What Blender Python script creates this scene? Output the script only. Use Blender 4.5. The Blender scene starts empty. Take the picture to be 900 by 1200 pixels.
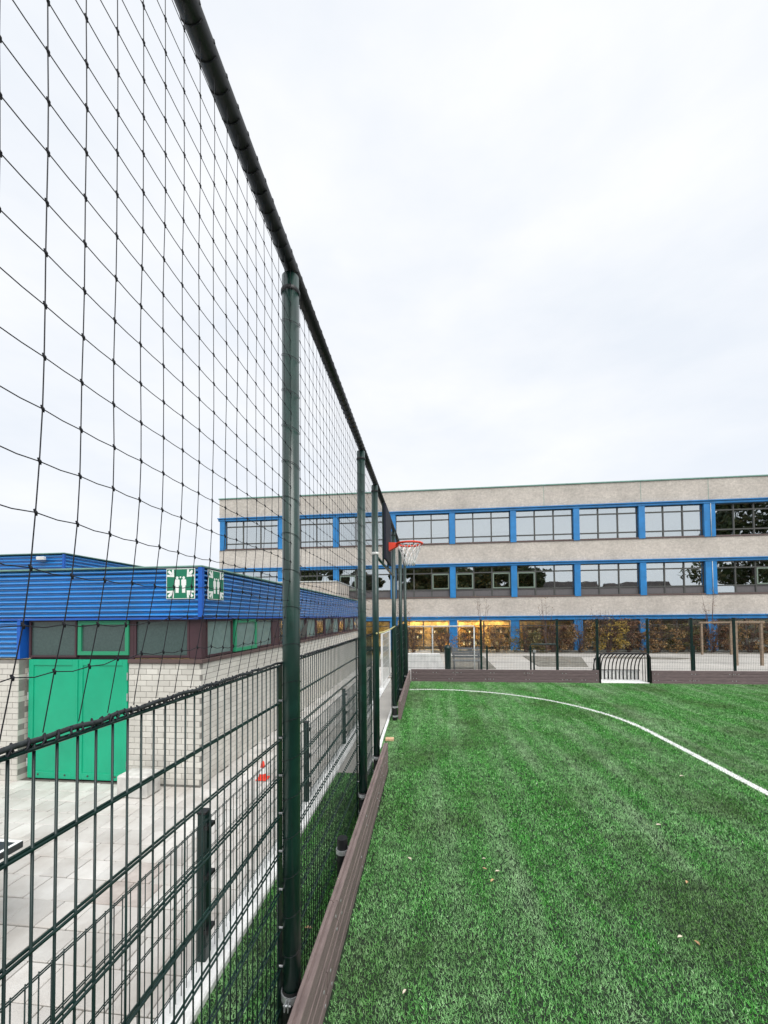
import bpy, math, random
import numpy as np
from mathutils import Matrix, Vector
random.seed(7)
RNG = np.random.default_rng(11)
S = bpy.context.scene
COL = S.collection
R = math.radians

# ------------------------------------------------------------------ camera
cd = bpy.data.cameras.new('camera')
cam = bpy.data.objects.new('camera', cd)
COL.objects.link(cam)
cd.sensor_fit = 'VERTICAL'
cd.sensor_height = 36.0
cd.lens = 36.0 * 460.0 / 1200.0
cd.shift_y = 110.0 / 1200.0
cd.clip_start = 0.05
cd.clip_end = 1500
cam.matrix_world = (Matrix.Translation((0, 0, 2.3)) @ Matrix.Rotation(R(6.3), 4, 'Z')
                    @ Matrix.Rotation(R(91.55), 4, 'X') @ Matrix.Rotation(R(-0.5), 4, 'Z'))
S.camera = cam

# ------------------------------------------------------------------ overcast sky
SUN_EL, SUN_ROT = 52.0, 152.0        # sun behind the camera, behind cloud
w = bpy.data.worlds.new('World')
S.world = w
w.use_nodes = True
nt = w.node_tree
nt.nodes.clear()
N = nt.nodes.new
sky = N('ShaderNodeTexSky')
sky.sky_type = 'NISHITA'
sky.sun_disc = False
sky.sun_elevation = R(SUN_EL)
sky.sun_rotation = R(SUN_ROT)
sky.dust_density = 4.0
hs = N('ShaderNodeHueSaturation')
hs.inputs['Saturation'].default_value = 0.30
tc = N('ShaderNodeTexCoord')
mp = N('ShaderNodeMapping')
mp.inputs['Scale'].default_value = (1.0, 1.0, 2.6)
nz = N('ShaderNodeTexNoise')
nz.inputs['Scale'].default_value = 2.2
nz.inputs['Detail'].default_value = 5
nz.inputs['Roughness'].default_value = 0.55
cr = N('ShaderNodeValToRGB')
cr.color_ramp.elements[0].position = 0.32
cr.color_ramp.elements[0].color = (8.2, 8.7, 9.45, 1)
cr.color_ramp.elements[1].position = 0.68
cr.color_ramp.elements[1].color = (9.7, 9.85, 10.1, 1)
mx = N('ShaderNodeMixRGB')
mx.inputs[0].default_value = 0.90    # cloud cover
bg = N('ShaderNodeBackground')
bg.inputs['Strength'].default_value = 0.050
out = N('ShaderNodeOutputWorld')
L = nt.links.new
L(sky.outputs[0], hs.inputs['Color'])
L(tc.outputs['Generated'], mp.inputs['Vector'])
L(mp.outputs[0], nz.inputs['Vector'])
L(nz.outputs['Fac'], cr.inputs[0])
L(hs.outputs[0], mx.inputs[1])
L(cr.outputs[0], mx.inputs[2])
L(mx.outputs[0], bg.inputs['Color'])
L(bg.outputs[0], out.inputs['Surface'])

sl = bpy.data.lights.new('sun', 'SUN')
sl.energy = 1.5
sl.angle = R(50)
sl.color = (1.0, 0.98, 0.95)
sun = bpy.data.objects.new('sun', sl)
COL.objects.link(sun)
sun.rotation_euler = (R(90 - SUN_EL), 0, R(28))
sun.location = (0, -10, 30)

S.view_settings.view_transform = 'Standard'
S.view_settings.look = 'None'
S.view_settings.gamma = 1.0
S.view_settings.exposure = 1.15
S.view_settings.use_curve_mapping = False
S.cycles.use_denoising = True
S.cycles.transparent_max_bounces = 16
S.cycles.max_bounces = 8


# ------------------------------------------------------------------ materials
def mat(name, col, rough=0.6, var=0.0, vscale=6.0, col2=None, metal=0.0, spec=0.5, bump=0.0, bscale=60.0,
        rnd=0.0, stretch=(1, 1, 1), coat=0.0):
    m = bpy.data.materials.new(name)
    m.use_nodes = True
    t = m.node_tree
    b = t.nodes['Principled BSDF']
    b.inputs['Roughness'].default_value = rough
    b.inputs['Metallic'].default_value = metal
    b.inputs['Specular IOR Level'].default_value = spec
    b.inputs['Coat Weight'].default_value = coat
    l = t.links.new
    geo = t.nodes.new('ShaderNodeNewGeometry')
    mpn = t.nodes.new('ShaderNodeMapping')
    mpn.inputs['Scale'].default_value = stretch
    l(geo.outputs['Position'], mpn.inputs['Vector'])
    c = t.nodes.new('ShaderNodeRGB')
    c.outputs[0].default_value = (*col, 1)
    cur = c.outputs[0]
    if var > 0 or col2:
        n = t.nodes.new('ShaderNodeTexNoise')
        n.inputs['Scale'].default_value = vscale
        n.inputs['Detail'].default_value = 6
        n.inputs['Roughness'].default_value = 0.65
        l(mpn.outputs[0], n.inputs['Vector'])
        rp = t.nodes.new('ShaderNodeValToRGB')
        c2 = col2 if col2 else tuple(max(0, x * (1 - var)) for x in col)
        c1 = tuple(min(1, x * (1 + var * 0.5)) for x in col) if not col2 else col
        rp.color_ramp.elements[0].position = 0.33
        rp.color_ramp.elements[0].color = (*c2, 1)
        rp.color_ramp.elements[1].position = 0.66
        rp.color_ramp.elements[1].color = (*c1, 1)
        l(n.outputs['Fac'], rp.inputs[0])
        cur = rp.outputs[0]
    if rnd > 0:
        oi = t.nodes.new('ShaderNodeObjectInfo')
        mr = t.nodes.new('ShaderNodeMapRange')
        mr.inputs['To Min'].default_value = 1 - rnd
        mr.inputs['To Max'].default_value = 1 + rnd * 0.6
        l(oi.outputs['Random'], mr.inputs['Value'])
        h = t.nodes.new('ShaderNodeHueSaturation')
        l(mr.outputs[0], h.inputs['Value'])
        l(cur, h.inputs['Color'])
        cur = h.outputs[0]
    l(cur, b.inputs['Base Color'])
    if bump > 0:
        n2 = t.nodes.new('ShaderNodeTexNoise')
        n2.inputs['Scale'].default_value = bscale
        n2.inputs['Detail'].default_value = 5
        l(mpn.outputs[0], n2.inputs['Vector'])
        bp = t.nodes.new('ShaderNodeBump')
        bp.inputs['Strength'].default_value = bump
        bp.inputs['Distance'].default_value = 0.01
        l(n2.outputs['Fac'], bp.inputs['Height'])
        l(bp.outputs[0], b.inputs['Normal'])
    return m


def glass_mat(name, refl, tint, rough=0.01):
    """window glass: partly mirrors the sky, otherwise lets the room behind show"""
    m = bpy.data.materials.new(name)
    m.use_nodes = True
    t = m.node_tree
    t.nodes.clear()
    o = t.nodes.new('ShaderNodeOutputMaterial')
    a = t.nodes.new('ShaderNodeBsdfTransparent')
    a.inputs['Color'].default_value = (*tint, 1)
    g = t.nodes.new('ShaderNodeBsdfGlossy')
    g.inputs['Roughness'].default_value = rough
    g.inputs['Color'].default_value = (0.90, 0.95, 0.97, 1)
    geo = t.nodes.new('ShaderNodeNewGeometry')
    n = t.nodes.new('ShaderNodeTexNoise')
    n.inputs['Scale'].default_value = 0.9
    bp = t.nodes.new('ShaderNodeBump')
    bp.inputs['Strength'].default_value = 0.05
    bp.inputs['Distance'].default_value = 0.05
    mixs = t.nodes.new('ShaderNodeMixShader')
    fr = t.nodes.new('ShaderNodeFresnel')
    fr.inputs['IOR'].default_value = 1.5
    ad = t.nodes.new('ShaderNodeMath')
    ad.operation = 'ADD'
    ad.use_clamp = True
    ad.inputs[1].default_value = refl
    l = t.links.new
    l(geo.outputs['Position'], n.inputs['Vector'])
    l(n.outputs['Fac'], bp.inputs['Height'])
    l(bp.outputs[0], g.inputs['Normal'])
    l(fr.outputs[0], ad.inputs[0])
    l(ad.outputs[0], mixs.inputs[0])
    l(a.outputs[0], mixs.inputs[1])
    l(g.outputs[0], mixs.inputs[2])
    l(mixs.outputs[0], o.inputs['Surface'])
    return m


def emit_mat(name, col, s):
    m = mat(name, (0.8, 0.75, 0.6), 0.6)
    b = m.node_tree.nodes['Principled BSDF']
    b.inputs['Emission Color'].default_value = (*col, 1)
    b.inputs['Emission Strength'].default_value = s
    return m


def brick_mat(name, c1, c2, cm, bw=0.22, bh=0.066):
    """far brickwork, bricks smaller than a pixel or two; runs on x/y and z"""
    m = mat(name, c1, 0.9)
    t = m.node_tree
    b = t.nodes['Principled BSDF']
    l = t.links.new
    geo = t.nodes.new('ShaderNodeNewGeometry')
    sp = t.nodes.new('ShaderNodeSeparateXYZ')
    cb = t.nodes.new('ShaderNodeCombineXYZ')
    ad = t.nodes.new('ShaderNodeMath')
    l(geo.outputs['Position'], sp.inputs[0])
    l(sp.outputs['X'], ad.inputs[0])
    l(sp.outputs['Y'], ad.inputs[1])
    l(ad.outputs[0], cb.inputs['X'])
    l(sp.outputs['Z'], cb.inputs['Y'])
    br = t.nodes.new('ShaderNodeTexBrick')
    br.inputs['Scale'].default_value = 1.0
    br.inputs['Brick Width'].default_value = bw
    br.inputs['Row Height'].default_value = bh
    br.inputs['Mortar Size'].default_value = 0.008
    br.inputs['Mortar Smooth'].default_value = 0.3
    br.inputs['Bias'].default_value = -0.2
    br.inputs['Color1'].default_value = (*c1, 1)
    br.inputs['Color2'].default_value = (*c2, 1)
    br.inputs['Mortar'].default_value = (*cm, 1)
    l(cb.outputs[0], br.inputs['Vector'])
    n = t.nodes.new('ShaderNodeTexNoise')
    n.inputs['Scale'].default_value = 0.7
    n.inputs['Detail'].default_value = 7
    n.inputs['Roughness'].default_value = 0.7
    l(geo.outputs['Position'], n.inputs['Vector'])
    mr = t.nodes.new('ShaderNodeMapRange')
    mr.inputs['From Min'].default_value = 0.3
    mr.inputs['From Max'].default_value = 0.7
    mr.inputs['To Min'].default_value = 0.80
    mr.inputs['To Max'].default_value = 1.1
    l(n.outputs['Fac'], mr.inputs['Value'])
    n3 = t.nodes.new('ShaderNodeTexNoise')
    n3.inputs['Scale'].default_value = 7.0
    n3.inputs['Detail'].default_value = 3
    n3.inputs['Roughness'].default_value = 0.8
    l(geo.outputs['Position'], n3.inputs['Vector'])
    mr3 = t.nodes.new('ShaderNodeMapRange')
    mr3.inputs['From Min'].default_value = 0.3
    mr3.inputs['From Max'].default_value = 0.7
    mr3.inputs['To Min'].default_value = 0.80
    mr3.inputs['To Max'].default_value = 1.12
    l(n3.outputs['Fac'], mr3.inputs['Value'])
    mlt = t.nodes.new('ShaderNodeMath')
    mlt.operation = 'MULTIPLY'
    l(mr.outputs[0], mlt.inputs[0])
    l(mr3.outputs[0], mlt.inputs[1])
    h = t.nodes.new('ShaderNodeHueSaturation')
    l(br.outputs['Color'], h.inputs['Color'])
    l(mlt.outputs[0], h.inputs['Value'])
    l(h.outputs[0], b.inputs['Base Color'])
    bp = t.nodes.new('ShaderNodeBump')
    bp.inputs['Strength'].default_value = 0.6
    bp.inputs['Distance'].default_value = 0.01
    l(br.outputs['Fac'], bp.inputs['Height'])
    bp.invert = True
    l(bp.outputs[0], b.inputs['Normal'])
    return m


M = {}
M['green_steel'] = mat('green_steel', (0.0035, 0.021, 0.018), 0.32, var=0.3, vscale=9, spec=0.42)
M['post_steel'] = mat('post_steel', (0.006, 0.036, 0.027), 0.30, var=0.35, vscale=5, spec=0.6, coat=0.1)
M['black_rubber'] = mat('black_rubber', (0.006, 0.007, 0.008), 0.5, var=0.3)
M['cord'] = mat('cord', (0.005, 0.006, 0.011), 0.7)
M['rope'] = mat('rope', (0.020, 0.026, 0.028), 0.6, var=0.6, vscale=90)
M['galv'] = mat('galv', (0.55, 0.57, 0.58), 0.4, var=0.3, metal=0.7, vscale=30)
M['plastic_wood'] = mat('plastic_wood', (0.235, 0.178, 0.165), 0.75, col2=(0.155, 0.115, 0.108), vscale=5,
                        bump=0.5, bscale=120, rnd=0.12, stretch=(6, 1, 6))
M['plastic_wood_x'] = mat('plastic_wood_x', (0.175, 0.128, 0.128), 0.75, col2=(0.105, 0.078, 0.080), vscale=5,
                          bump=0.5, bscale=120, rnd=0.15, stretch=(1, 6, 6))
M['kerb_white'] = mat('kerb_white', (0.82, 0.82, 0.80), 0.85, var=0.25, vscale=5, bump=0.3)
M['tile'] = mat('tile', (0.62, 0.605, 0.575), 0.9, col2=(0.43, 0.40, 0.365), vscale=1.4, bump=0.4, bscale=90, rnd=0.14)
M['tile_joint'] = mat('tile_joint', (0.16, 0.15, 0.13), 0.95, var=0.4)
M['patio'] = mat('patio', (0.47, 0.45, 0.415), 0.9, col2=(0.34, 0.325, 0.30), vscale=0.5, bump=0.4, bscale=30)
M['soil'] = mat('soil', (0.10, 0.09, 0.07), 0.95, col2=(0.24, 0.23, 0.20), vscale=3, bump=0.9, bscale=14)
M['ground'] = mat('ground', (0.16, 0.17, 0.12), 0.95, var=0.4, vscale=0.2)
M['block'] = mat('block', (0.66, 0.64, 0.585), 0.9, col2=(0.53, 0.51, 0.46), vscale=1.6, bump=0.35, bscale=110, rnd=0.12)
M['block_warm'] = mat('block_warm', (0.60, 0.53, 0.44), 0.9, col2=(0.50, 0.44, 0.37), vscale=2.2, bump=0.35, bscale=110, rnd=0.12)
M['mortar'] = mat('mortar', (0.25, 0.24, 0.22), 0.95, var=0.2)
M['far_brick'] = brick_mat('far_brick', (0.57, 0.52, 0.465), (0.49, 0.445, 0.395), (0.50, 0.465, 0.43))
M['blue_paint'] = mat('blue_paint', (0.018, 0.185, 0.46), 0.38, var=0.22, vscale=1.5)
M['blue_cladding'] = mat('blue_cladding', (0.018, 0.235, 0.62), 0.30, var=0.15, vscale=2.0, spec=0.8, coat=1.0)
M['blue_cladding'].node_tree.nodes['Principled BSDF'].inputs['Coat Roughness'].default_value = 0.2
M['blue_cladding'].node_tree.nodes['Principled BSDF'].inputs['Coat IOR'].default_value = 1.8
M['blue_smooth'] = mat('blue_smooth', (0.008, 0.100, 0.46), 0.45, var=0.1)
M['coping_green'] = mat('coping_green', (0.16, 0.30, 0.25), 0.5, var=0.2)
M['roof_felt'] = mat('roof_felt', (0.07, 0.07, 0.075), 0.9, var=0.3)
M['frame_dark'] = mat('frame_dark', (0.060, 0.062, 0.058), 0.5, var=0.15)
M['frame_brown'] = mat('frame_brown', (0.060, 0.026, 0.034), 0.55, col2=(0.045, 0.022, 0.028), vscale=3)
M['frame_green'] = mat('frame_green', (0.02, 0.26, 0.13), 0.45)
M['frame_pale'] = mat('frame_pale', (0.15, 0.20, 0.16), 0.5)
M['door_green'] = mat('door_green', (0.003, 0.385, 0.205), 0.42, col2=(0.003, 0.315, 0.17), vscale=1.2)
M['spandrel'] = mat('spandrel', (0.115, 0.108, 0.112), 0.55, col2=(0.08, 0.076, 0.08), vscale=6, stretch=(5, 1, 0.3))
M['sill_brown'] = mat('sill_brown', (0.10, 0.065, 0.06), 0.6)
M['glass'] = glass_mat('glass', 0.52, (0.55, 0.60, 0.60))
M['glass_clear'] = glass_mat('glass_clear', 0.05, (0.90, 0.92, 0.88))
M['glass_frost'] = mat('glass_frost', (0.052, 0.088, 0.084), 0.25, col2=(0.038, 0.066, 0.064), vscale=30, spec=0.9)
M['glass_side'] = glass_mat('glass_side', 0.12, (0.70, 0.82, 0.78), 0.16)
M['glass_milky'] = mat('glass_milky', (0.17, 0.25, 0.235), 0.45, col2=(0.12, 0.185, 0.175), vscale=9, spec=0.5)
M['room'] = mat('room', (0.30, 0.28, 0.26), 0.9, var=0.3, vscale=0.6)
M['room_warm'] = mat('room_warm', (0.62, 0.46, 0.22), 0.9, var=0.7, vscale=1.6)
M['blind'] = mat('blind', (0.62, 0.64, 0.64), 0.8, var=0.08, vscale=2)
M['wood_inside'] = mat('wood_inside', (0.55, 0.30, 0.08), 0.6, var=0.3)
M['lamp'] = emit_mat('lamp', (1.0, 0.72, 0.34), 30.0)
M['white_paint'] = mat('white_paint', (0.80, 0.80, 0.78), 0.6, var=0.15, vscale=4)
M['sign_green'] = mat('sign_green', (0.010, 0.175, 0.095), 0.4)
M['sign_white'] = mat('sign_white', (0.80, 0.82, 0.80), 0.5)
M['hoop_red'] = mat('hoop_red', (0.78, 0.050, 0.018), 0.6, var=0.15)
M['net_white'] = mat('net_white', (0.80, 0.80, 0.80), 0.8)
M['backboard'] = mat('backboard', (0.005, 0.008, 0.020), 0.85, var=0.2)
M['cone_red'] = mat('cone_red', (0.80, 0.055, 0.025), 0.5, var=0.1, vscale=20)
M['concrete'] = mat('concrete', (0.56, 0.55, 0.52), 0.9, var=0.25, vscale=6, bump=0.4)
M['table_dark'] = mat('table_dark', (0.020, 0.028, 0.030), 0.4, var=0.2)
M['bench_grey'] = mat('bench_grey', (0.13, 0.14, 0.145), 0.5, var=0.3)
M['timber'] = mat('timber', (0.25, 0.185, 0.13), 0.8, var=0.3, vscale=8)
M['offcut'] = mat('offcut', (0.62, 0.40, 0.24), 0.8, var=0.2, vscale=30)
M['bark'] = mat('bark', (0.065, 0.050, 0.040), 0.9, var=0.4, vscale=15)
M['stem'] = mat('stem', (0.10, 0.060, 0.050), 0.85, var=0.3, vscale=15)
M['roof_tile'] = mat('roof_tile', (0.075, 0.060, 0.058), 0.8, var=0.3)
M['house_wall'] = mat('house_wall', (0.30, 0.20, 0.15), 0.9, var=0.2)
M['steel_grey'] = mat('steel_grey', (0.50, 0.53, 0.52), 0.45, var=0.2)
M['yellow_tube'] = mat('yellow_tube', (0.50, 0.46, 0.20), 0.6)


def leaf_mat(name, cols, rough=0.65):
    m = bpy.data.materials.new(name)
    m.use_nodes = True
    t = m.node_tree
    b = t.nodes['Principled BSDF']
    b.inputs['Roughness'].default_value = rough
    b.inputs['Specular IOR Level'].default_value = 0.3
    at = t.nodes.new('ShaderNodeAttribute')
    at.attribute_name = 'var'
    rp = t.nodes.new('ShaderNodeValToRGB')
    e = rp.color_ramp.elements
    e[0].position = 0
    e[0].color = (*cols[0], 1)
    e[1].position = 1
    e[1].color = (*cols[-1], 1)
    for i, c in enumerate(cols[1:-1]):
        k = e.new((i + 1) / (len(cols) - 1))
        k.color = (*c, 1)
    t.links.new(at.outputs['Fac'], rp.inputs[0])
    t.links.new(rp.outputs[0], b.inputs['Base Color'])
    return m


M['leaf_rust'] = leaf_mat('leaf_rust', [(0.07, 0.040, 0.025), (0.19, 0.105, 0.048), (0.30, 0.185, 0.075), (0.15, 0.125, 0.05)])
M['leaf_wine'] = leaf_mat('leaf_wine', [(0.05, 0.028, 0.022), (0.13, 0.062, 0.040), (0.21, 0.115, 0.058), (0.10, 0.075, 0.04)])
M['leaf_yellow'] = leaf_mat('leaf_yellow', [(0.08, 0.06, 0.025), (0.22, 0.15, 0.035), (0.44, 0.30, 0.05), (0.14, 0.11, 0.04)])
M['leaf_olive'] = leaf_mat('leaf_olive', [(0.045, 0.05, 0.02), (0.10, 0.10, 0.035), (0.16, 0.13, 0.05), (0.09, 0.05, 0.03)])
M['leaf_dark'] = leaf_mat('leaf_dark', [(0.02, 0.035, 0.015), (0.04, 0.06, 0.02), (0.07, 0.08, 0.03), (0.10, 0.07, 0.03)])


def turf_mat(name, white=False):
    m = bpy.data.materials.new(name)
    m.use_nodes = True
    t = m.node_tree
    b = t.nodes['Principled BSDF']
    b.inputs['Roughness'].default_value = 0.5
    b.inputs['Specular IOR Level'].default_value = 0.22
    l = t.links.new
    at = t.nodes.new('ShaderNodeAttribute')
    at.attribute_name = 'var'
    if white:
        rp = t.nodes.new('ShaderNodeValToRGB')
        rp.color_ramp.elements[0].color = (0.52, 0.56, 0.50, 1)
        rp.color_ramp.elements[1].color = (0.86, 0.87, 0.85, 1)
        l(at.outputs['Fac'], rp.inputs[0])
        l(rp.outputs[0], b.inputs['Base Color'])
        return m
    geo = t.nodes.new('ShaderNodeNewGeometry')
    rp = t.nodes.new('ShaderNodeValToRGB')      # yarn colours, blade by blade
    e = rp.color_ramp.elements
    e[0].position = 0.0
    e[0].color = (0.012, 0.105, 0.012, 1)
    e[1].position = 1.0
    e[1].color = (0.40, 0.58, 0.34, 1)
    k = e.new(0.45)
    k.color = (0.060, 0.290, 0.040, 1)
    k = e.new(0.78)
    k.color = (0.180, 0.455, 0.128, 1)
    l(at.outputs['Fac'], rp.inputs[0])
    mp1 = t.nodes.new('ShaderNodeMapping')
    mp1.inputs['Scale'].default_value = (1.0, 0.45, 1)
    l(geo.outputs['Position'], mp1.inputs['Vector'])
    n1 = t.nodes.new('ShaderNodeTexNoise')      # worn, flattened, sand-dusted patches
    n1.inputs['Scale'].default_value = 0.75
    n1.inputs['Detail'].default_value = 6
    n1.inputs['Roughness'].default_value = 0.62
    l(mp1.outputs[0], n1.inputs['Vector'])
    r1 = t.nodes.new('ShaderNodeMapRange')
    r1.inputs['From Min'].default_value = 0.45
    r1.inputs['From Max'].default_value = 0.62
    r1.inputs['To Max'].default_value = 0.72
    ns = t.nodes.new('ShaderNodeTexNoise')
    ns.inputs['Scale'].default_value = 1.0
    ns.inputs['Detail'].default_value = 5
    mps = t.nodes.new('ShaderNodeMapping')
    mps.inputs['Scale'].default_value = (3.2, 0.30, 1)
    mps.inputs['Rotation'].default_value = (0, 0, R(8))
    l(geo.outputs['Position'], mps.inputs['Vector'])
    l(mps.outputs[0], ns.inputs['Vector'])
    av = t.nodes.new('ShaderNodeMix')
    av.inputs[0].default_value = 0.5
    l(n1.outputs['Fac'], av.inputs[2])
    l(ns.outputs['Fac'], av.inputs[3])
    l(av.outputs[0], r1.inputs['Value'])
    m1 = t.nodes.new('ShaderNodeMixRGB')
    m1.inputs[2].default_value = (0.31, 0.46, 0.26, 1)
    l(r1.outputs[0], m1.inputs[0])
    l(rp.outputs[0], m1.inputs[1])
    n2 = t.nodes.new('ShaderNodeTexNoise')      # rubber crumb and dirt
    n2.inputs['Scale'].default_value = 0.85
    n2.inputs['Detail'].default_value = 5
    mp2 = t.nodes.new('ShaderNodeMapping')
    mp2.inputs['Location'].default_value = (17.3, 4.1, 0)
    l(geo.outputs['Position'], mp2.inputs['Vector'])
    l(mp2.outputs[0], n2.inputs['Vector'])
    r2 = t.nodes.new('ShaderNodeMapRange')
    r2.inputs['From Min'].default_value = 0.48
    r2.inputs['From Max'].default_value = 0.68
    r2.inputs['To Max'].default_value = 0.55
    l(n2.outputs['Fac'], r2.inputs['Value'])
    m2 = t.nodes.new('ShaderNodeMixRGB')
    m2.inputs[2].default_value = (0.070, 0.105, 0.036, 1)
    l(r2.outputs[0], m2.inputs[0])
    l(m1.outputs[0], m2.inputs[1])
    n4 = t.nodes.new('ShaderNodeTexNoise')
    n4.inputs['Scale'].default_value = 6.5
    n4.inputs['Detail'].default_value = 5
    n4.inputs['Roughness'].default_value = 0.7
    l(geo.outputs['Position'], n4.inputs['Vector'])
    r4 = t.nodes.new('ShaderNodeMapRange')
    r4.inputs['From Min'].default_value = 0.32
    r4.inputs['From Max'].default_value = 0.68
    r4.inputs['To Min'].default_value = 0.62
    r4.inputs['To Max'].default_value = 1.32
    l(n4.outputs['Fac'], r4.inputs['Value'])
    h4 = t.nodes.new('ShaderNodeHueSaturation')
    l(r4.outputs[0], h4.inputs['Value'])
    l(m2.outputs[0], h4.inputs['Color'])
    l(h4.outputs[0], b.inputs['Base Color'])
    return m


M['turf'] = turf_mat('turf')
M['turf_white'] = turf_mat('turf_white', True)
M['turf_base'] = mat('turf_base', (0.010, 0.034, 0.011), 0.9, col2=(0.014, 0.020, 0.011), vscale=5, bump=0.8, bscale=150)


# ------------------------------------------------------------------ mesh helpers
ORG = {}


class MB:
    def __init__(self):
        self.v = []
        self.f = []

    def add(self, vs, fs):
        o = len(self.v)
        self.v.extend(tuple(map(float, p)) for p in vs)
        self.f.extend(tuple(i + o for i in f) for f in fs)
        return self

    def box(self, x0, x1, y0, y1, z0, z1):
        return self.add([(x0, y0, z0), (x1, y0, z0), (x1, y1, z0), (x0, y1, z0),
                         (x0, y0, z1), (x1, y0, z1), (x1, y1, z1), (x0, y1, z1)],
                        [(0, 3, 2, 1), (4, 5, 6, 7), (0, 1, 5, 4), (1, 2, 6, 5), (2, 3, 7, 6), (3, 0, 4, 7)])

    def chbox(self, x0, x1, y0, y1, z0, z1, c=0.01):
        """box with all edges chamfered"""
        pts = []
        for (sx, sy, sz) in [(a, b, d) for a in (0, 1) for b in (0, 1) for d in (0, 1)]:
            X, Y, Z = (x1 if sx else x0), (y1 if sy else y0), (z1 if sz else z0)
            dx, dy, dz = (-c if sx else c), (-c if sy else c), (-c if sz else c)
            pts += [(X, Y + dy, Z + dz), (X + dx, Y, Z + dz), (X + dx, Y + dy, Z)]
        idx = lambda a, b, d, k: (a * 4 + b * 2 + d) * 3 + k
        f = []
        for s in (0, 1):
            q = [idx(s, 0, 0, 0), idx(s, 1, 0, 0), idx(s, 1, 1, 0), idx(s, 0, 1, 0)]
            f.append(q if s else q[::-1])
            q = [idx(0, s, 0, 1), idx(1, s, 0, 1), idx(1, s, 1, 1), idx(0, s, 1, 1)]
            f.append(q[::-1] if s else q)
            q = [idx(0, 0, s, 2), idx(1, 0, s, 2), idx(1, 1, s, 2), idx(0, 1, s, 2)]
            f.append(q if s else q[::-1])
        for a in (0, 1):
            for b in (0, 1):
                f.append((idx(a, b, 0, 0), idx(a, b, 1, 0), idx(a, b, 1, 1), idx(a, b, 0, 1)))
                f.append((idx(a, 0, b, 0), idx(a, 1, b, 0), idx(a, 1, b, 2), idx(a, 0, b, 2)))
                f.append((idx(0, a, b, 1), idx(1, a, b, 1), idx(1, a, b, 2), idx(0, a, b, 2)))
                for d in (0, 1):
                    f.append((idx(a, b, d, 0), idx(a, b, d, 1), idx(a, b, d, 2)))
        return self.add(pts, f)

    def tube(self, pts, r, n=6, closed=False, caps=True):
        P = [Vector(p) for p in pts]
        m = len(P)
        rr = r if isinstance(r, (list, tuple)) else [r] * m
        vs, fs = [], []
        up = None
        for i in range(m):
            if closed:
                d = P[(i + 1) % m] - P[i - 1]
            else:
                d = P[min(i + 1, m - 1)] - P[max(i - 1, 0)]
            d.normalize()
            if up is None:
                a = Vector((0, 0, 1)) if abs(d.z) < 0.9 else Vector((1, 0, 0))
                up = (a - d * a.dot(d)).normalized()
            else:
                up = up - d * up.dot(d)
                if up.length < 1e-5:
                    a = Vector((1, 0, 0)) if abs(d.x) < 0.9 else Vector((0, 1, 0))
                    up = a - d * a.dot(d)
                up.normalize()
            sd = d.cross(up)
            for k in range(n):
                a = 2 * math.pi * k / n
                vs.append(P[i] + (up * math.cos(a) + sd * math.sin(a)) * rr[i])
        for i in range(m if closed else m - 1):
            j = (i + 1) % m
            for k in range(n):
                k2 = (k + 1) % n
                fs.append((i * n + k, i * n + k2, j * n + k2, j * n + k))
        if caps and not closed:
            fs.append(tuple(range(n - 1, -1, -1)))
            fs.append(tuple((m - 1) * n + k for k in range(n)))
        return self.add(vs, fs)

    def prism(self, poly, axis, a0, a1):
        """polygon (2D) extruded along an axis; 2D order: x->(y,z) y->(x,z) z->(x,y)"""
        def P(u, v, a):
            return {'x': (a, u, v), 'y': (u, a, v), 'z': (u, v, a)}[axis]
        n = len(poly)
        vs = [P(u, v, a0) for u, v in poly] + [P(u, v, a1) for u, v in poly]
        fs = [(i, (i + 1) % n, n + (i + 1) % n, n + i) for i in range(n)]
        fs += [tuple(range(n - 1, -1, -1)), tuple(range(n, 2 * n))]
        return self.add(vs, fs)

    def lathe(self, prof, c, n=20):
        vs, fs = [], []
        for r, z in prof:
            for k in range(n):
                a = 2 * math.pi * k / n
                vs.append((c[0] + r * math.cos(a), c[1] + r * math.sin(a), c[2] + z))
        for i in range(len(prof) - 1):
            for k in range(n):
                k2 = (k + 1) % n
                fs.append((i * n + k, i * n + k2, (i + 1) * n + k2, (i + 1) * n + k))
        return self.add(vs, fs)

    def mesh(self, org=(0, 0, 0), smooth=False):
        me = bpy.data.meshes.new('mesh')
        v = [(p[0] - org[0], p[1] - org[1], p[2] - org[2]) for p in self.v]
        me.from_pydata(v, [], self.f)
        me.update()
        if smooth:
            me.polygons.foreach_set('use_smooth', [True] * len(me.polygons))
        return me

    def build(self, name, m, parent=None, smooth=False, org=None):
        po = ORG.get(parent.name, Vector((0, 0, 0))) if parent else Vector((0, 0, 0))
        if org is None:
            org = po
        o = bpy.data.objects.new(name, self.mesh(org, smooth))
        o.data.materials.append(M[m])
        COL.objects.link(o)
        o.location = Vector(org) - po
        if parent:
            o.parent = parent
        ORG[o.name] = Vector(org)
        return o


def tag(o, label=None, cat=None, group=None, kind=None):
    if label: o['label'] = label
    if cat: o['category'] = cat
    if group: o['group'] = group
    if kind: o['kind'] = kind
    return o


def thing(name, loc, label, cat, group=None):
    o = bpy.data.objects.new(name, None)
    o.empty_display_size = 0.1
    COL.objects.link(o)
    o.location = loc
    ORG[o.name] = Vector(loc)
    return tag(o, label, cat, group)


def piece(name, me, loc, parent, rot=None, scale=None):
    """object sharing mesh data, at a world position under parent"""
    o = bpy.data.objects.new(name, me)
    COL.objects.link(o)
    o.parent = parent
    o.location = Vector(loc) - ORG[parent.name]
    if rot: o.rotation_euler = rot
    if scale: o.scale = scale
    ORG[o.name] = Vector(loc)
    return o


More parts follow.
